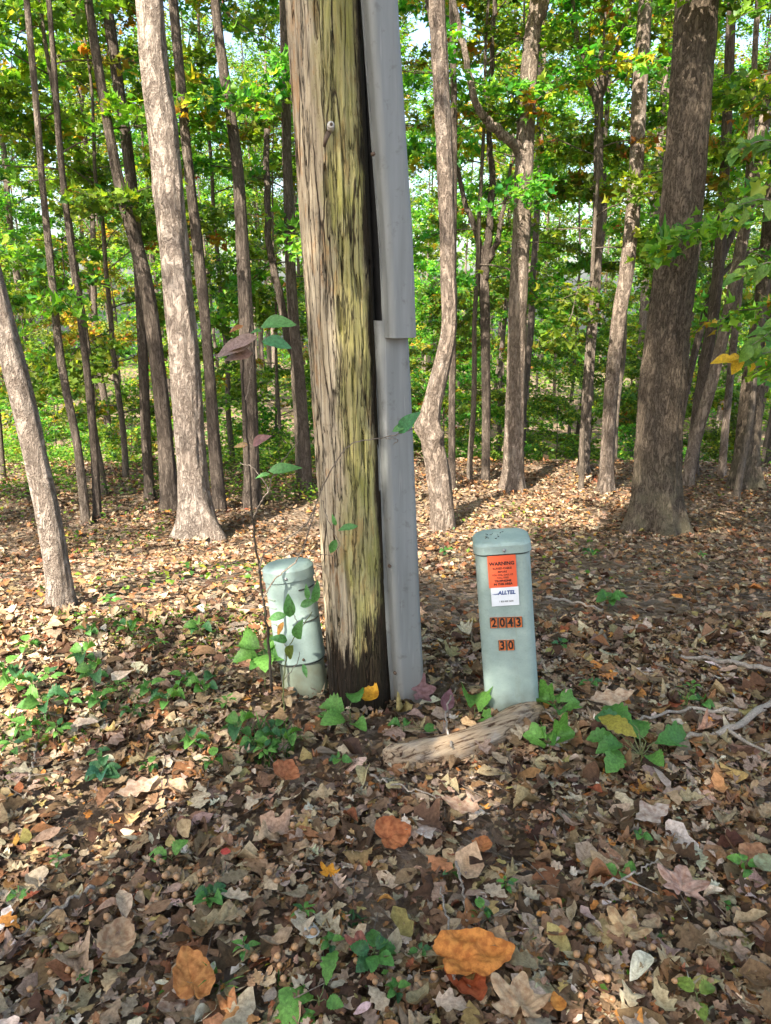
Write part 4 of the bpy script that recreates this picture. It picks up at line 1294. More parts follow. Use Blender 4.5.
sapling('pale green leafy shoot standing in front of the round pedestal',
        [([(284, 712, 2.40), (284, 680, 2.40), (288, 650, 2.40), (300, 630, 2.40), (312, 612, 2.40)], 0.0025, 0.0014),
         ([(290, 650, 2.4), (282, 640, 2.4), (276, 622, 2.4)], 0.0014, 0.001), ([(300, 630, 2.4), (296, 620, 2.4), (290, 608, 2.4)], 0.0014, 0.001), ([(284, 680, 2.4), (296, 664, 2.4), (300, 652, 2.4)], 0.0014, 0.001)],
        [(290, 618, 2.38, -2, -24, GL, T_OVA), (300, 606, 2.38, 16, -6, GL, T_OVA), (314, 604, 2.38, 4, -24, GL, T_OVA2), (286, 615, 2.38, -18, 4, GL, T_OVA), (283, 622, 2.37, -6, 14, (0.50, 0.24, 0.06), T_OVA2),
         (288, 640, 2.38, -18, -2, GL, T_OVA), (296, 640, 2.38, 6, -20, GL, T_OVA), (292, 646, 2.37, -4, 14, (0.14, 0.2, 0.04), T_OVA), (303, 664, 2.38, 4, 14, GL, T_OVA2), (308, 600, 2.38, -2, -16, GL, T_OVA2)],
        name='leafy_shoot', mat='stem_green', cat='shoot')

# ------------------------------------------------------------------ foliage generator
PAL_G = [(0.072, 0.175, 0.022), (0.112, 0.225, 0.028), (0.165, 0.275, 0.036), (0.044, 0.125, 0.028), (0.25, 0.30, 0.04)]
PAL_W = [4, 5, 4, 3, 1.5]
PAL_AUT = [(0.28, 0.24, 0.025), (0.34, 0.20, 0.03), (0.30, 0.12, 0.03)]


def gen_tree(seed, H, r0, cb, R, nbr, nl, leaf, aut=0.05, tpl=HEX, lean=0.3, trunk=True, ctop=1.0, wshape=0.7, twig_tubes=True, tier=False, pal=PAL_G, palw=PAL_W):
    """returns (wood MB, leaf MB); origin at the base of the trunk"""
    r = np.random.default_rng(seed)
    wood = MB(); lv = MB()
    n = 14
    z = np.linspace(-0.3, H, n)
    tx = np.cumsum(r.normal(0, 0.035 * H / n, n)) + lean * r.normal(0, 0.3) * np.maximum(z / H, 0) ** 1.4
    ty = np.cumsum(r.normal(0, 0.035 * H / n, n)) + lean * r.normal(0, 0.3) * np.maximum(z / H, 0) ** 1.4
    T = np.column_stack([tx - tx[0], ty - ty[0], z])
    if trunk:
        wood.tube(spline(T, 40), np.interp(np.linspace(0, 1, 40), [0, 0.04, 0.1, 1], [r0 * 1.5, r0 * 1.15, r0, r0 * 0.18]), 10)
    segs = []
    az = r.uniform(0, 6.28)
    for i in range(nbr):
        u = cb + (ctop - cb) * (i + r.random()) / nbr
        k = u * (n - 1); k0 = min(int(k), n - 2)
        p = T[k0] + (T[k0 + 1] - T[k0]) * (k - k0)
        az += 2.4 + r.normal(0, 0.4)
        s = (u - cb) / max(1e-6, ctop - cb)
        L = R * (np.sin(np.pi * np.clip(0.12 + 0.80 * s, 0.02, 0.98)) ** wshape) * r.uniform(0.65, 1.15)
        el = (0.15 if tier else 0.5) + 0.5 * s + r.normal(0, 0.12)
        d = np.array([math.cos(az), math.sin(az), math.tan(min(el, 1.25))]); d = unit(d)
        m_ = 7
        P = [p]; dd = d.copy()
        for q in range(m_):
            dd = unit(dd + r.normal(0, 0.13, 3) + np.array([0, 0, -0.07 if tier else 0.02]))
            P.append(P[-1] + dd * L / m_)
        P = np.array(P)
        wood.tube(P, np.linspace(max(0.006, r0 * 0.28 * (1 - s * 0.6)), 0.004, m_ + 1), 5)
        for q in range(2, m_ + 1):
            for sd in (-1, 1):
                if r.random() < 0.15:
                    continue
                a = P[q]; dr = unit(P[q] - P[q - 1])
                lat = unit(np.cross(dr, [0, 0, 1]) + 1e-6) * sd
                tl = L * r.uniform(0.16, 0.36) * (1.15 - 0.45 * q / m_)
                b = a + unit(dr * 0.7 + lat * 0.9 + np.array([0, 0, r.normal(-0.05, 0.22)])) * tl
                segs.append((a, b))
                if twig_tubes:
                    wood.tube([a, (a + b) / 2 + r.normal(0, 0.02, 3), b], [0.005, 0.004, 0.002], 3)
        segs.append((P[-3], P[-1] + dd * L * 0.08))
    S0 = np.array([s[0] for s in segs]); S1 = np.array([s[1] for s in segs])
    ln = np.linalg.norm(S1 - S0, axis=1)
    idx = r.choice(len(segs), nl, p=ln / ln.sum())
    t = r.uniform(0.05, 1.08, nl)[:, None]
    dr = unit(S1[idx] - S0[idx])
    lat = unit(np.cross(dr, [0, 0, 1.0]) + 1e-6) * np.where(r.random(nl) < 0.5, 1, -1)[:, None]
    d = dr * r.uniform(0.2, 1.0, (nl, 1)) + lat * r.uniform(0.4, 1.0, (nl, 1)) + r.normal(0, 0.22, (nl, 3)) + np.array([0, 0, -0.22])
    d = unit(d)
    pos = S0[idx] + (S1[idx] - S0[idx]) * t + d * leaf * r.uniform(0.1, 1.0, (nl, 1)) + r.normal(0, leaf * 0.35, (nl, 3))
    nr = np.array([0, 0, 1.0]) + r.normal(0, 0.42, (nl, 3))
    c = pick_cols(r, nl, pal, palw, 0.2)
    # autumn colour comes in whole sprays
    au = r.random(len(segs)) < aut
    am = au[idx] & (r.random(nl) < 0.8)
    c[am] = pick_cols(r, int(am.sum()), PAL_AUT, [5, 3, 1.2], 0.2)
    # some sprays are younger and paler
    yo = (r.random(len(segs)) < 0.2)[idx] & ~am
    c[yo] = c[yo] * np.array([1.45, 1.25, 1.0])
    scatter(lv, tpl, pos, d, nr, leaf * r.uniform(0.6, 1.25, nl), c, r.normal(-0.15, 0.15, nl), r.normal(0.1, 0.2, nl), 0.0, 0.0, r)
    return wood, lv


def tree_kind(*a, **k):
    w_, l_ = gen_tree(*a, **k)
    return w_, l_


PROTO = {}


def proto(nm, bark, leafmat='leaf', **kw):
    w_, l_ = gen_tree(**kw)
    PROTO[nm] = (w_.mesh(nm + '_trunk', [M[bark]]), l_.mesh(nm + '_crown', [M[leafmat]]))


def put_tree(nm, name, label, cat, loc, rz, s=1.0, group=None, sz=None):
    o = thing(name, label, cat, loc, group, rz)
    o.scale = (s, s, sz if sz else s)
    link('trunk', PROTO[nm][0], o)
    link('crown', PROTO[nm][1], o)
    return o


# understory: layered maples, beeches, dogwoods
proto('under0', 'bark_fg', seed=101, H=5.0, r0=0.032, cb=0.12, R=1.7, nbr=22, nl=5000, leaf=0.085, aut=0.04, tier=True)
proto('under1', 'bark_fg', seed=102, H=6.5, r0=0.042, cb=0.15, R=2.0, nbr=24, nl=6750, leaf=0.088, aut=0.10, tier=True, tpl=T_MAPLOW)
proto('under2', 'bark_fg', seed=103, H=3.4, r0=0.022, cb=0.06, R=1.2, nbr=18, nl=4000, leaf=0.085, aut=0.03, tier=True)
proto('under3', 'bark_fg', seed=104, H=8.0, r0=0.05, cb=0.2, R=2.1, nbr=26, nl=6000, leaf=0.092, aut=0.05, tier=True, tpl=T_MAPLOW)
proto('under4', 'bark_fg', seed=105, H=4.2, r0=0.025, cb=0.08, R=1.4, nbr=18, nl=4500, leaf=0.081, aut=0.45, tier=True, pal=[(0.13, 0.19, 0.03), (0.20, 0.22, 0.03), (0.08, 0.15, 0.025)], palw=[3, 2, 2])
proto('high', 'bark_fg', seed=107, H=7.0, r0=0.034, cb=0.36, R=2.0, nbr=20, nl=4050, leaf=0.080, aut=0.09, tier=True, tpl=T_MAPLOW)
proto('thin0', 'bark_dark', seed=108, H=15, r0=0.075, cb=0.42, R=1.7, nbr=18, nl=3120, leaf=0.120, aut=0.08, tpl=KITE)
proto('thin1', 'bark_pale', seed=109, H=14, r0=0.065, cb=0.40, R=1.6, nbr=16, nl=2860, leaf=0.120, aut=0.08, tpl=KITE)
proto('shrub', 'bark_fg', seed=106, H=1.5, r0=0.012, cb=0.0, R=0.8, nbr=16, nl=1500, leaf=0.085, aut=0.06, lean=0.5)
# tall woodland trees
proto('tall0', 'bark_dark', seed=111, H=16, r0=0.12, cb=0.40, R=3.0, nbr=34, nl=11050, leaf=0.136, aut=0.05, tpl=KITE)
proto('tall1', 'bark_grey', seed=112, H=19, r0=0.15, cb=0.42, R=3.4, nbr=36, nl=12350, leaf=0.144, aut=0.04, tpl=KITE)
proto('tall2', 'bark_dark', seed=113, H=14, r0=0.09, cb=0.35, R=2.4, nbr=30, nl=9100, leaf=0.128, aut=0.12, tpl=KITE)
proto('tall3', 'bark_pale', seed=114, H=17, r0=0.11, cb=0.4, R=2.8, nbr=30, nl=9100, leaf=0.136, aut=0.06, tpl=KITE)
# crowns of the foreground trees (above the frame)
CROWN = {}
for k, sd in enumerate((121, 122, 123, 124)):
    w_, l_ = gen_tree(sd, 6.0, 0.09, 0.05, 2.3, 26, (1700, 1700, 4400, 800)[k], 0.13, aut=0.05, tpl=KITE, trunk=True)
    CROWN[k] = (w_.mesh('limbs%d' % k, [M['bark_grey']]), l_.mesh('crown%d' % k, [M['leaf']]))
# ------------------------------------------------------------------ the trees one can single out
r_f = np.random.default_rng(5)


def big_tree(label, name, path, bark, flare=0.5, seed=0, ztop=11.5, rough=0.05, crown=0, crown_s=1.0, seg=56, forks=(), ridge=9.0, lobes=5, dy=0.0, cz=None, fx=1.0, knots=()):
    """path: [(px, py, width_px)] from the base up"""
    b = px2g(path[0][0], path[0][1])
    b[1] += 0.5 * path[0][2] * depth_of(b) / F * 0.6
    b[2] = float(gz(b[0], b[1]))
    pts = []; rad = []
    for k, (px, py, w) in enumerate(path):
        p = at(px, py, b[1] + dy * k / max(1, len(path) - 1))
        if k == 0:
            p = at(px, py, b[1]); p[2] = b[2] - 0.12
        pts.append(p); rad.append(0.87 * w * depth_of(p) / F / 2)
    d = unit(pts[-1] - pts[-2]); d = unit(d + np.array([0, 0, 0.6]))
    top = pts[-1]
    while top[2] < ztop:
        top = top + d * 1.2
        pts.append(top); rad.append(rad[-1] * 0.93)
    t = thing(name, label, 'tree', b)
    N = 260
    P = spline(np.array(pts) - b, N)
    # resample evenly by height
    s = np.concatenate([[0], np.cumsum(np.linalg.norm(np.diff(np.array(pts), axis=0), axis=1))])
    u = np.concatenate([[0], np.cumsum(np.linalg.norm(np.diff(P, axis=0), axis=1))]); u = u / u[-1]
    R = np.interp(u * s[-1], s, rad)
    hgt = P[:, 2]
    th = np.linspace(0, 2 * np.pi, seg, endpoint=False)[None]
    H = hgt[:, None]
    c_, s_ = np.cos(th), np.sin(th)
    fl = np.exp(-np.maximum(H, 0) / (R.max() * 1.1)) * flare
    lob = 0.6 + 0.5 * np.cos(lobes * th + seed) + 0.35 * np.cos((lobes - 2) * th + 2 * seed)
    rd = fbm(c_ * ridge * 0.45 + seed, s_ * ridge * 0.45, H * 2.2, 200 + seed, 3)
    lump = fbm(c_ * 1.1 + seed, s_ * 1.1, H * 1.3, 300 + seed, 3)
    fine_ = fbm(c_ * ridge * 1.2 + seed, s_ * ridge * 1.2, H * 7, 400 + seed, 2)
    disp = R[:, None] * (fl * lob + (rd - 0.5) * rough * 3.6 + (lump - 0.5) * 0.22 + (fine_ - 0.5) * rough * 1.6)
    for (kz, ka, kr, kh) in knots:
        dd = np.hypot((H - kz) / kr, (np.angle(np.exp(1j * (th - ka)))) / 0.7)
        disp = disp + kh * np.exp(-dd ** 2)
    V, fc = tube_arrays(P, R, seg, disp)
    link('trunk', np_mesh(name + '_trunk', V, fc, [M[bark]]), t)
    for fk in forks:
        fp = [at(px, py, b[1] + oy) - b for (px, py, w, oy) in fk]
        fr = [w * depth_of(fp[k] + b) / F / 2 for k, (px, py, w, oy) in enumerate(fk)]
        b_ = MB(); n_ = 10 * len(fk)
        PP = spline(fp, n_); PP[2:] += np.cumsum(r_f.normal(0, 0.006, (n_ - 2, 3)), 0); rr = np.interp(np.linspace(0, 1, n_), np.linspace(0, 1, len(fk)), fr)
        th2 = np.linspace(0, 2 * np.pi, 14, endpoint=False)[None]
        dp = rr[:, None] * (fbm(np.cos(th2) * 3, np.sin(th2) * 3, np.arange(n_)[:, None] * 0.4, 500 + seed, 2) - 0.5) * 0.35
        Vv, ff = tube_arrays(PP, rr, 14, dp)
        b_.add(Vv, ff)
        b_.build('limb', M[bark], t)
    if crown is not None:
        iz = np.argmin(np.abs(P[:, 2] - ((cz if cz is not None else ztop - 2.6) - b[2])))
        lo = link('limb', CROWN[crown % 3][0], t, P[iz]); lo.rotation_euler = (0, 0, seed * 1.3); lo.scale = (crown_s,) * 3
        lo = link('crown', CROWN[crown % 3][1], t, P[iz]); lo.rotation_euler = (0, 0, seed * 1.3); lo.scale = (crown_s,) * 3
    return t, b


big_tree('sunlit rough barked tree with a root flaring left, thickest on the left side', 'oak_tree',
         [(202, 540, 40), (194, 490, 36), (188, 420, 34), (181, 330, 33), (172, 230, 33), (162, 130, 33), (154, 70, 32), (149, 0, 31)], 'bark_bright', 0.75, 1, rough=0.07, crown=0, ridge=8, lobes=3, knots=[(0.0, 2.6, 0.12, 0.13)])
big_tree('pale sunlit trunk leaning to the left at the left edge of the picture', 'leaning_tree',
         [(61, 612, 33), (59, 580, 29), (49, 520, 27), (36, 460, 26), (23, 400, 27), (8, 340, 27), (-6, 285, 26), (-30, 190, 24), (-55, 90, 22)], 'bark_bright', 0.25, 2, rough=0.04, crown=3, crown_s=0.6, ztop=7.5)
big_tree('brown trunk bending to the upper left behind the tall sunlit left tree', 'hickory_tree',
         [(170, 512, 22), (166, 450, 18), (157, 360, 17), (147, 290, 16), (135, 240, 15), (121, 190, 13), (108, 125, 11), (97, 60, 10), (88, 0, 9)], 'bark_dark', 0.3, 3, crown=2, ztop=7.5)
big_tree('slim grey trunk close behind the right side of the tall sunlit left tree', 'hickory_tree',
         [(220, 512, 16), (214, 440, 13), (207, 340, 12), (199, 260, 12), (187, 150, 11), (173, 0, 11)], 'bark_dark', 0.25, 4, crown=0, crown_s=0.8)
big_tree('straight dark grey trunk midway between the tall sunlit left tree and the utility pole', 'oak_tree',
         [(252, 508, 21), (251, 450, 18), (248, 360, 17), (243, 250, 14), (237, 160, 13), (222, 60, 11), (215, 0, 10)], 'bark_dark', 0.35, 5, crown=1, crown_s=0.85)
big_tree('forked dark trunk just left of the utility pole', 'maple_tree',
         [(306, 496, 15), (305, 450, 13), (300, 380, 12), (292, 300, 12), (288, 200, 11), (285, 60, 10), (284, 0, 10)], 'bark_dark', 0.3, 6, crown=2, crown_s=0.7,
         forks=[[(303, 420, 10, 0.0), (299, 360, 9, 0.05), (288, 310, 8, 0.1), (275, 220, 7, 0.15), (268, 120, 6, 0.2)]])
big_tree('thin dark trunk deep in the thicket at far left', 'maple_tree',
         [(97, 520, 10), (94, 450, 9), (88, 380, 8), (82, 330, 8), (70, 240, 7), (60, 150, 7), (52, 40, 6)], 'bark_dark', 0.3, 7, crown=0, crown_s=0.7)
big_tree('thin trunk with a sunlit foot beside the thin dark trunk at far left', 'maple_tree',
         [(86, 524, 11), (78, 450, 9), (66, 390, 9), (58, 340, 9), (50, 260, 8), (42, 180, 7), (34, 80, 7)], 'bark_grey', 0.3, 8, crown=1, crown_s=0.7)
big_tree('dark trunk slanting across the top left beside the tall sunlit left tree', 'hickory_tree',
         [(150, 500, 12), (146, 440, 11), (142, 330, 11), (136, 230, 12), (126, 140, 13), (112, 40, 13), (106, 0, 13)], 'bark_dark', 0.3, 9, crown=None, ztop=8)
big_tree('crooked tree with a dark lower trunk and knobbly bend beside the cable guard', 'crooked_tree',
         [(443, 531, 27), (442, 505, 24), (438, 470, 25), (432, 440, 25), (430, 420, 24), (434, 396, 21), (443, 360, 19), (449, 325, 18), (448, 280, 18), (447, 220, 18), (443, 120, 18), (437, 0, 18)], 'bark_pale', 0.22, 10, rough=0.08, crown=2, crown_s=0.8,
         knots=[(0.90, 3.6, 0.07, 0.055), (0.82, 5.2, 0.06, 0.045), (1.95, 1.0, 0.10, 0.03)])
big_tree('straight sunlit trunk with a wide side limb, behind the square pedestal', 'oak_tree',
         [(513, 492, 27), (513, 470, 23), (515, 400, 21), (517, 340, 20), (518, 300, 20), (523, 200, 20), (527, 100, 20), (533, 30, 18), (537, 0, 15)], 'bark_pale', 0.35, 11, rough=0.05, crown=0,
         forks=[[(519, 152, 10, 0.0), (505, 138, 10, -0.1), (492, 128, 9, -0.2), (476, 108, 7, -0.3), (464, 55, 6, -0.3), (452, -20, 5, -0.3)],
                [(531, 40, 9, 0.0), (540, 22, 8, -0.05), (547, 0, 8, -0.1), (556, -60, 7, -0.1)]])
big_tree('slim mottled trunk dividing into rising branches, between the straight sunlit trunk and the mottled pair', 'maple_tree',
         [(583, 475, 14), (586, 420, 12), (591, 340, 12), (596, 270, 12), (598, 200, 11), (599, 110, 10), (601, 60, 7), (604, 0, 6)], 'bark_grey', 0.3, 12, crown=1, crown_s=0.8,
         forks=[[(599, 110, 8, 0), (588, 85, 7, -.1), (577, 50, 6, -.2), (568, 0, 5, -.2)], [(599, 100, 7, 0), (610, 80, 6, -.1), (622, 40, 5, -.2), (628, 0, 5, -.2)]])
big_tree('leaning trunk with sunlit upper half, just left of the thickest tree', 'hickory_tree',
         [(605, 494, 19), (607, 460, 16), (612, 380, 16), (620, 310, 16), (627, 270, 16), (635, 180, 16), (640, 90, 16), (646, 0, 15)], 'bark_pale', 0.3, 13, crown=2, crown_s=0.8)
big_tree('thickest tree in view, with ridged grey bark and a flared mossy foot', 'oak_tree',
         [(655, 534, 56), (656, 500, 51), (657, 470, 49), (661, 400, 47), (667, 340, 46), (673, 290, 46), (684, 190, 46), (691, 100, 46), (698, 0, 47)], 'bark_oak', 0.6, 14, rough=0.06, crown=1, ridge=13, seg=96, lobes=5)
big_tree('reddish trunk leaning right behind the thickest tree', 'leaning_tree',
         [(687, 488, 14), (693, 450, 13), (707, 400, 13), (720, 350, 13), (733, 290, 13), (748, 210, 13), (765, 120, 12), (785, 0, 12)], 'bark_pale', 0.2, 15, crown=None, ztop=7)
big_tree('grey trunk rising straight close behind the reddish leaning trunk', 'maple_tree',
         [(691, 476, 15), (697, 420, 13), (706, 360, 13), (715, 300, 13), (722, 220, 12), (728, 100, 11), (732, 0, 10)], 'bark_dark', 0.25, 16, crown=0, crown_s=0.7)
big_tree('dark trunk with torn pale bark at its foot, at the right edge', 'oak_tree',
         [(746, 490, 33), (747, 460, 28), (752, 400, 26), (760, 340, 26), (768, 280, 25), (778, 190, 25), (788, 100, 24), (798, 0, 24)], 'bark_oak', 0.45, 17, rough=0.06, crown=2)
big_tree('dark forked tree with a low fork between the crooked tree and the straight sunlit trunk', 'maple_tree',
         [(486, 482, 10), (486, 400, 10), (485, 320, 11), (484, 290, 12), (482, 262, 8), (477, 235, 7), (470, 215, 6), (462, 190, 5)], 'bark_dark', 0.3, 18, crown=None, ztop=5,
         forks=[[(484, 280, 9, 0), (490, 240, 8, .0), (493, 190, 7, .1), (490, 130, 6, .1), (494, 60, 5, .1), (496, -20, 4, .1)], [(488, 262, 6, 0), (500, 235, 5, -.1), (508, 200, 4, -.1), (512, 160, 3, -.1)]])
big_tree('very thin dark trunk immediately right of the crooked tree', 'maple_tree',
         [(452, 492, 9), (452, 400, 8), (453, 250, 8), (454, 120, 8), (452, 0, 7)], 'bark_dark', 0.3, 19, crown=None)
big_tree('thin dark slanting stem rising to the right beside the thickest tree', 'leaning_tree',
         [(672, 470, 8), (684, 400, 8), (698, 340, 8), (712, 290, 7), (730, 240, 7), (752, 205, 6), (775, 170, 5)], 'bark_dark', 0.2, 20, crown=None, ztop=4, forks=[[(712, 290, 5, 0), (730, 268, 4, 0), (750, 255, 4, 0), (775, 250, 3, 0)]])
big_tree('thin pale trunk standing behind the right edge tree', 'maple_tree',
         [(722, 478, 9), (726, 420, 8), (734, 340, 8), (742, 260, 7), (750, 150, 7), (758, 0, 6)], 'bark_pale', 0.3, 21, crown=None)

# ------------------------------------------------------------------ understory, woodland beyond
r = np.random.default_rng(77)
KINDS = {
    'thin0': ('slim_tree', 'slim dark trunked tree with leaves only high up, back in the woods', 'slim dark trunked trees in the woods behind'),
    'thin1': ('slim_tree', 'slim pale trunked tree with leaves only high up, back in the woods', 'slim pale trunked trees in the woods behind'),
    'high': ('understory_maple', '', ''),
    'under0': ('understory_maple', 'bushy green understory maple with layered flat sprays of leaves', 'green understory maples with layered sprays'),
    'under1': ('understory_beech', 'tall slim understory beech with spreading layers, a few leaves turned yellow', 'slim understory beeches with some yellow'),
    'under2': ('young_sapling', 'low young leafy sapling in the thicket beyond the slope edge', 'low young saplings in the thicket'),
    'under3': ('understory_maple', 'tall understory maple whose leafy layers reach up among the trunks', 'tall understory maples among the trunks'),
    'under4': ('understory_dogwood', 'yellowing understory dogwood with light orange and lime leaves', 'yellowing dogwoods in the understory'),
    'shrub': ('woodland_shrub', 'knee high leafy shrub at the foot of the woodland', 'low woodland shrubs'),
    'tall0': ('woodland_tree', 'dark barked tall tree standing back in the woods', 'dark barked trees in the woods behind'),
    'tall1': ('woodland_tree', 'grey barked very tall tree with a broad crown back in the woods', 'grey barked tall trees in the woods behind'),
    'tall2': ('woodland_tree', 'slender dark tree with some yellow leaves back in the woods', 'slender yellowing trees in the woods behind'),
    'tall3': ('woodland_tree', 'pale barked tall tree with a high crown back in the woods', 'pale barked trees in the woods behind'),
}


def put(nm, x, y, s=1.0, sz=None, label=None):
    kn, lb_, gp = KINDS[nm]
    return put_tree(nm, kn, label or lb_, 'shrub' if nm == 'shrub' else 'tree', (x, y, float(gz(x, y)) - 0.05), float(r.uniform(0, 6.28)), s, None if label else gp, sz)


def poisson(n, x0, x1, y0, y1, dmin, ok):
    out = []
    for _ in range(n * 40):
        y = r.uniform(y0, y1); x = r.uniform(x0(y), x1(y))
        if ok(x, y) and all((x - a) ** 2 + (y - b) ** 2 > dmin ** 2 for a, b in out):
            out.append((x, y))
        if len(out) >= n:
            break
    return out


wedge = lambda k, c: (lambda y: -(k * y + c))
for (x, y) in poisson(9, lambda y: -(0.55 * y + 1.5), lambda y: 0.55 * y + 1.5, 11.5, 18, 1.25, lambda x, y: True):
    nm = r.choice(['under0', 'under1', 'under2', 'under4', 'under3'], p=[.25, .2, .27, .13, .15])
    put(nm, x, y, float(r.uniform(0.75, 1.1)))
for (x, y) in poisson(22, lambda y: -(0.55 * y + 2), lambda y: 0.55 * y + 2, 18, 36, 1.8, lambda x, y: True):
    nm = r.choice(['under0', 'under1', 'under3', 'under4', 'under2'], p=[.25, .25, .3, .12, .08])
    put(nm, x, y, float(r.uniform(0.9, 1.4)))
for (x, y) in poisson(9, lambda y: -(0.58 * y + 2), lambda y: 0.58 * y + 2, 11, 26, 2.2, lambda x, y: True):
    nm = r.choice(['tall0', 'tall1', 'tall2', 'tall3'])
    put(nm, x, y, float(r.uniform(0.75, 1.0)))
for (x, y) in poisson(74, lambda y: -(0.80 * y + 4), lambda y: 0.80 * y + 4, 26, 62, 2.6, lambda x, y: True):
    nm = r.choice(['tall0', 'tall1', 'tall2', 'tall3'])
    put(nm, x, y, float(r.uniform(0.75, 1.1)))
for (x, y) in poisson(24, lambda y: -(0.55 * y + 1), lambda y: 0.55 * y + 1, 9.3, 16, 0.7, lambda x, y: not (x > 0.5 and y < 10.2)):
    put('shrub', x, y, float(r.uniform(0.35, 0.8)))

for (x, y) in poisson(34, lambda y: -(0.56 * y + 1), lambda y: 0.56 * y + 1, 10.5, 38, 0.9, lambda x, y: not (x < -0.12 * y and y < 19)):
    put(str(r.choice(['thin0', 'thin1'], p=[.62, .38])), x, y, float(r.uniform(0.6, 1.1)))
for (x, y, s, lb_) in ((-2.75, 7.3, 0.95, 'slender maple hanging leaf sprays over the top of the tall sunlit left tree'),
                       (-0.95, 7.9, 0.9, 'slender maple whose dark sprays fill the gap just left of the pole top'),
                       (-4.3, 8.4, 1.0, 'slender maple hanging leaves over the thin trunks at far left'),
                       (0.95, 8.3, 0.9, 'slender maple with leaf sprays just right of the cable guard'),
                       (2.1, 8.0, 0.85, 'slender maple with sprays over the slim mottled dividing trunk'),
                       (3.5, 7.4, 0.95, 'slender maple with sprays between the thickest tree and the right edge'),
                       (1.7, 10.2, 1.0, 'slender maple behind the straight sunlit trunk'),
                       (3.0, 9.8, 1.05, 'slender maple behind the leaning trunk with sunlit upper half'),
                       (-2.0, 10.0, 1.05, 'slender maple behind the straight dark grey trunk')):
    put('high', x, y, s, label=lb_)
for (x, y, nm, s) in ((2.6, 16.5, 'under0', 1.0), (1.7, 19.0, 'under1', 1.0), (3.6, 20.5, 'under0', 1.2), (2.2, 24.0, 'under3', 1.2), (0.9, 15.5, 'under2', 1.0), (4.6, 17.0, 'under2', 1.1), (3.0, 13.2, 'under2', 0.6)):
    put(nm, x, y, s)
# leafy boughs in front of the trunks
put('under3', 3.2, 5.3, 0.8, label='leafy sapling at the right edge whose sprays hang in front of the thickest tree')
put('under1', -2.9, 8.3, 0.8, label='green understory beech filling the left edge behind the leaning pale trunk')
put('under0', -1.35, 9.6, 0.8, label='leafy maple hanging dark green sprays just left of the utility pole')
put('under3', -3.9, 6.2, 0.6, label='leafy maple sapling at the left edge with sprays across the upper left')
put('under2', 0.75, 9.9, 0.6, label='bright green sapling beside the crooked tree')

# yellow leaved twig reaching in from the right edge
g = at(800, 330, 3.1)
base = np.array([g[0] + 0.25, 3.3, float(gz(g[0] + 0.25, 3.3))])
t = thing('roadside_sapling', 'sapling reaching a twig with bright yellow leaves in from the right edge', 'sapling', base)
b_ = MB(); lm = MB()
pts = np.array([base, base + (0, 0, 0.7), at(815, 330, 3.15), at(795, 240, 3.1), at(790, 100, 3.1)]) - base
b_.tube(spline(pts, 40), np.linspace(0.012, 0.005, 40), 8)
for (a, bb, cc_, cols) in (((806, 345, 3.14), (770, 352, 3.1), (735, 360, 3.05), 0), ((800, 300, 3.12), (772, 330, 3.05), (752, 345, 3.0), 1), ((800, 270, 3.1), (770, 262, 3.1), (742, 275, 3.1), 1), ((795, 230, 3.1), (770, 200, 3.05), (738, 205, 3.0), 1), ((792, 150, 3.1), (765, 140, 3.05), (735, 152, 3.0), 1)):
    tw = spline(np.array([at(*a), at(*bb), at(*cc_)]) - base, 10)
    b_.tube(tw, np.linspace(0.003, 0.0012, 10), 5)
    for k in range(11):
        p = tw[min(9, 2 + int(k * 0.75))]
        d = unit(np.array([r.normal(-0.5, .5), r.normal(0, .4), r.normal(-0.4, .35)]))
        col_ = np.array((0.62, 0.40, 0.02)) if (cols == 0 and k > 6) else np.array(PAL_G[r.integers(3)]) * 1.2
        scatter(lm, T_OVA, p[None], d[None], np.array([[r.normal(0, .3), -0.6, 0.8]]), r.uniform(0.06, 0.095), np.array([col_]), -0.2, 0.3, 0.2, 0.01, r)
b_.build('trunk', M['twig'], t); lm.build('foliage', M['leaf_near'], t)

# ------------------------------------------------------------------ far woodland mass and low ground cover
mb = MB()
n = 80000
y = r.uniform(58, 80, n); x = r.uniform(-1, 1, n) * (0.62 * y + 8)
hh = r.random(n) ** 1.2 * 13
d_ = fbm(x * 0.22, y * 0.22, hh * 0.3, 611, 3)
k = d_ > 0.45 + 0.015 * np.maximum(hh - 3, 0)
x, y, hh = x[k], y[k], hh[k]; n = len(x)
pos = np.column_stack([x, y, gz(x, y) + hh])
scatter(mb, KITE, pos, r.normal(0, 1, (n, 3)), r.normal(0, 0.5, (n, 3)) + [0, 0, 1], r.uniform(0.3, 0.6, n), pick_cols(r, n, PAL_G + PAL_AUT[:1], PAL_W + [0.6]), 0, 0, 0, 0, r)
kind(mb.build('distant_woodland', M['leaf']), 'stuff')

mb = MB()


def cover(n, fx, fy, hmax, size, thr, s):
    x, y = fx(n), fy(n)
    dn = fbm(x * 0.9, y * 0.9, 0, s, 3)
    k = dn > thr
    x, y = x[k], y[k]; m_ = len(x)
    hh = r.random(m_) * hmax * np.clip((dn[k] - thr) * 6, 0.1, 1)
    pos = np.column_stack([x, y, gz(x, y) + 0.02 + hh])
    d = np.column_stack([r.normal(0, 1, m_), r.normal(0, 1, m_), r.normal(0, .3, m_)])
    scatter(mb, KITE, pos, d, r.normal(0, .4, (m_, 3)) + [0, 0, 1], r.uniform(0.5, 1.2, m_) * size, pick_cols(r, m_, PAL_G + [(0.2, 0.24, 0.05)], PAL_W + [2]), 0, 0.2, 0, 0, r)


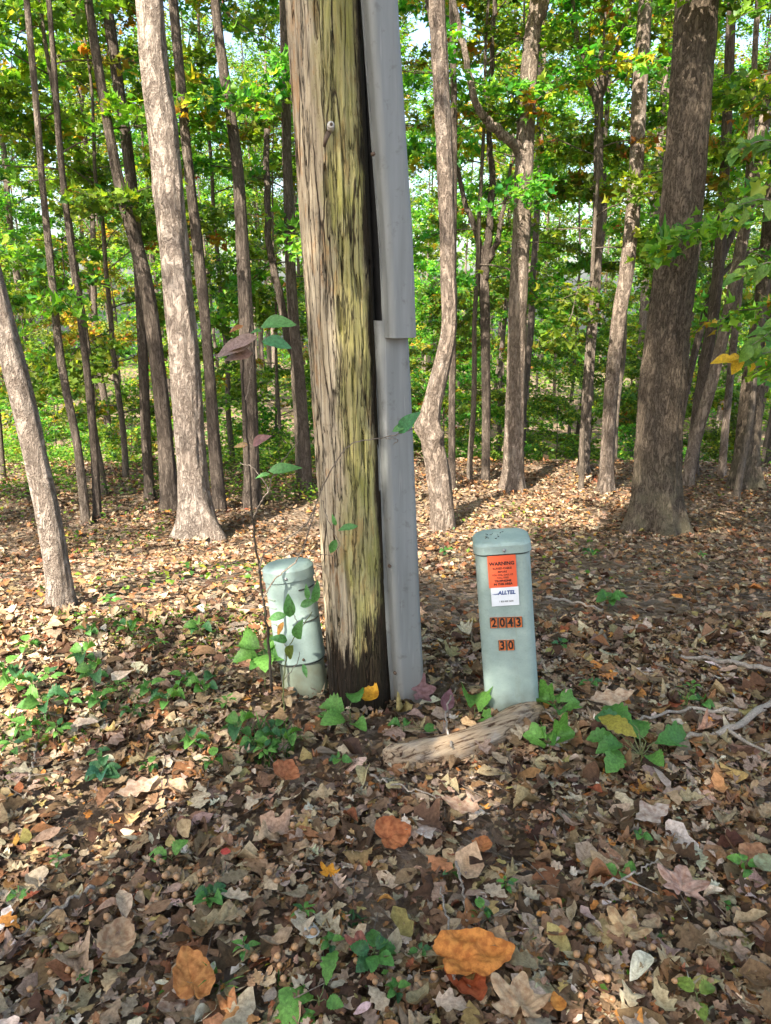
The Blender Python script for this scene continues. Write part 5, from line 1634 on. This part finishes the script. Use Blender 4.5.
cover(24000, lambda n: r.uniform(-7, -0.3, n), lambda n: r.uniform(7.2, 11.5, n), 0.42, 0.05, 0.45, 701)
cover(14000, lambda n: r.uniform(-9, 9, n), lambda n: r.uniform(9.6, 16, n), 0.5, 0.07, 0.42, 702)
cover(45000, lambda n: r.uniform(-1, 1, n) * 36, lambda n: r.uniform(15, 62, n), 0.7, 0.26, 0.36, 707)
cover(2600, lambda n: r.uniform(-2.1, -0.25, n), lambda n: r.uniform(2.25, 3.3, n), 0.07, 0.026, 0.47, 705)
cover(700, lambda n: r.uniform(-1.5, 1.5, n), lambda n: r.uniform(1.3, 2.6, n), 0.03, 0.02, 0.62, 706)
cover(2200, lambda n: r.uniform(-4.5, -0.6, n), lambda n: r.uniform(3.6, 7.5, n), 0.10, 0.045, 0.56, 703)
cover(1200, lambda n: r.uniform(0.2, 5.5, n), lambda n: r.uniform(4.0, 8.6, n), 0.07, 0.04, 0.60, 704)
kind(mb.build('ground_cover', M['leaf']), 'stuff')

# ------------------------------------------------------------------ unseen trees round the viewpoint, some added to shade or dapple the clearing
SHADE = [(-1.3, -1.4, 2, 0.8), (-7.0, 0.2, 3, 1.0), (-6.4, -1.2, 3, 0.9), (-1.0, 0.5, 0, 0.7), (-2.7, -1.9, 2, 0.5), (-3.6, -5.2, 2, 0.92), (-1.6, -4.6, 2, 1.1), (-3.0, -8.2, 2, 1.3), (0.6, -3.4, 2, 1.05), (2.9, -1.9, 0, 1.0)]
NAMES_ = ['leafy oak close behind the viewpoint, shading the right slope', 'sparse leaved oak standing far left of the viewpoint', 'sparse leaved oak standing just left of the viewpoint', 'slender oak beside the viewpoint, dappling the far slope', 'small leafy oak behind the viewpoint on the left, nearest the pole', 'leafy oak standing behind the viewpoint at the left, shading the pole', 'leafy oak right behind the viewpoint', 'tall oak far behind the viewpoint', 'leafy oak behind the viewpoint at the right', 'leafy oak beside the viewpoint on the far right']
for (x, y, k, s), lb_ in zip(SHADE, NAMES_):
    z0 = float(gz(x, y))
    t = thing('oak_tree', lb_, 'tree', (x, y, z0))
    b_ = MB(); b_.tube([(0, 0, -0.2), (0.02, 0.01, 2.5), (0.0, 0.03, 5.2)], [0.2, 0.15, 0.10], 20)
    b_.build('trunk', M['bark_grey'], t)
    for nm, me in zip(('limb', 'crown'), CROWN[k]):
        o = link(nm, me, t, (0, 0.03, 5.0)); o.scale = (s * 1.2, s * 1.2, s); o.rotation_euler = (0, 0, x * 3)

# ------------------------------------------------------------------ light
SUN_EL = math.radians(44)
to_sun = unit(np.array([-0.50, -0.866, 0])) * math.cos(SUN_EL) + np.array([0, 0, math.sin(SUN_EL)])
sd = bpy.data.lights.new('sun', 'SUN')
sd.energy = 5.0; sd.angle = math.radians(0.55); sd.color = (1.0, 0.91, 0.78)
so = bpy.data.objects.new('sun', sd); COL.objects.link(so)
so.rotation_euler = Vector(to_sun).to_track_quat('Z', 'Y').to_euler()
w = bpy.data.worlds.new('World'); scene.world = w; w.use_nodes = True
nt = w.node_tree
sky = nt.nodes.new('ShaderNodeTexSky'); sky.sky_type = 'NISHITA'; sky.sun_disc = False
sky.sun_elevation = SUN_EL
sky.sun_rotation = math.atan2(to_sun[0], to_sun[1])
sky.air_density = 1.0; sky.dust_density = 3.0; sky.ozone_density = 1.0
bg = nt.nodes['Background']; bg.inputs[1].default_value = 0.115
nt.links.new(sky.outputs[0], bg.inputs[0])
vs = scene.view_settings
vs.view_transform = 'Standard'; vs.look = 'None'; vs.gamma = 1.0; vs.use_curve_mapping = False
vs.exposure = 2.2
scene.render.engine = 'CYCLES'
scene.cycles.max_bounces = 8
scene.cycles.diffuse_bounces = 4
scene.cycles.transmission_bounces = 6
scene.cycles.transparent_max_bounces = 8
scene.cycles.sample_clamp_indirect = 6.0
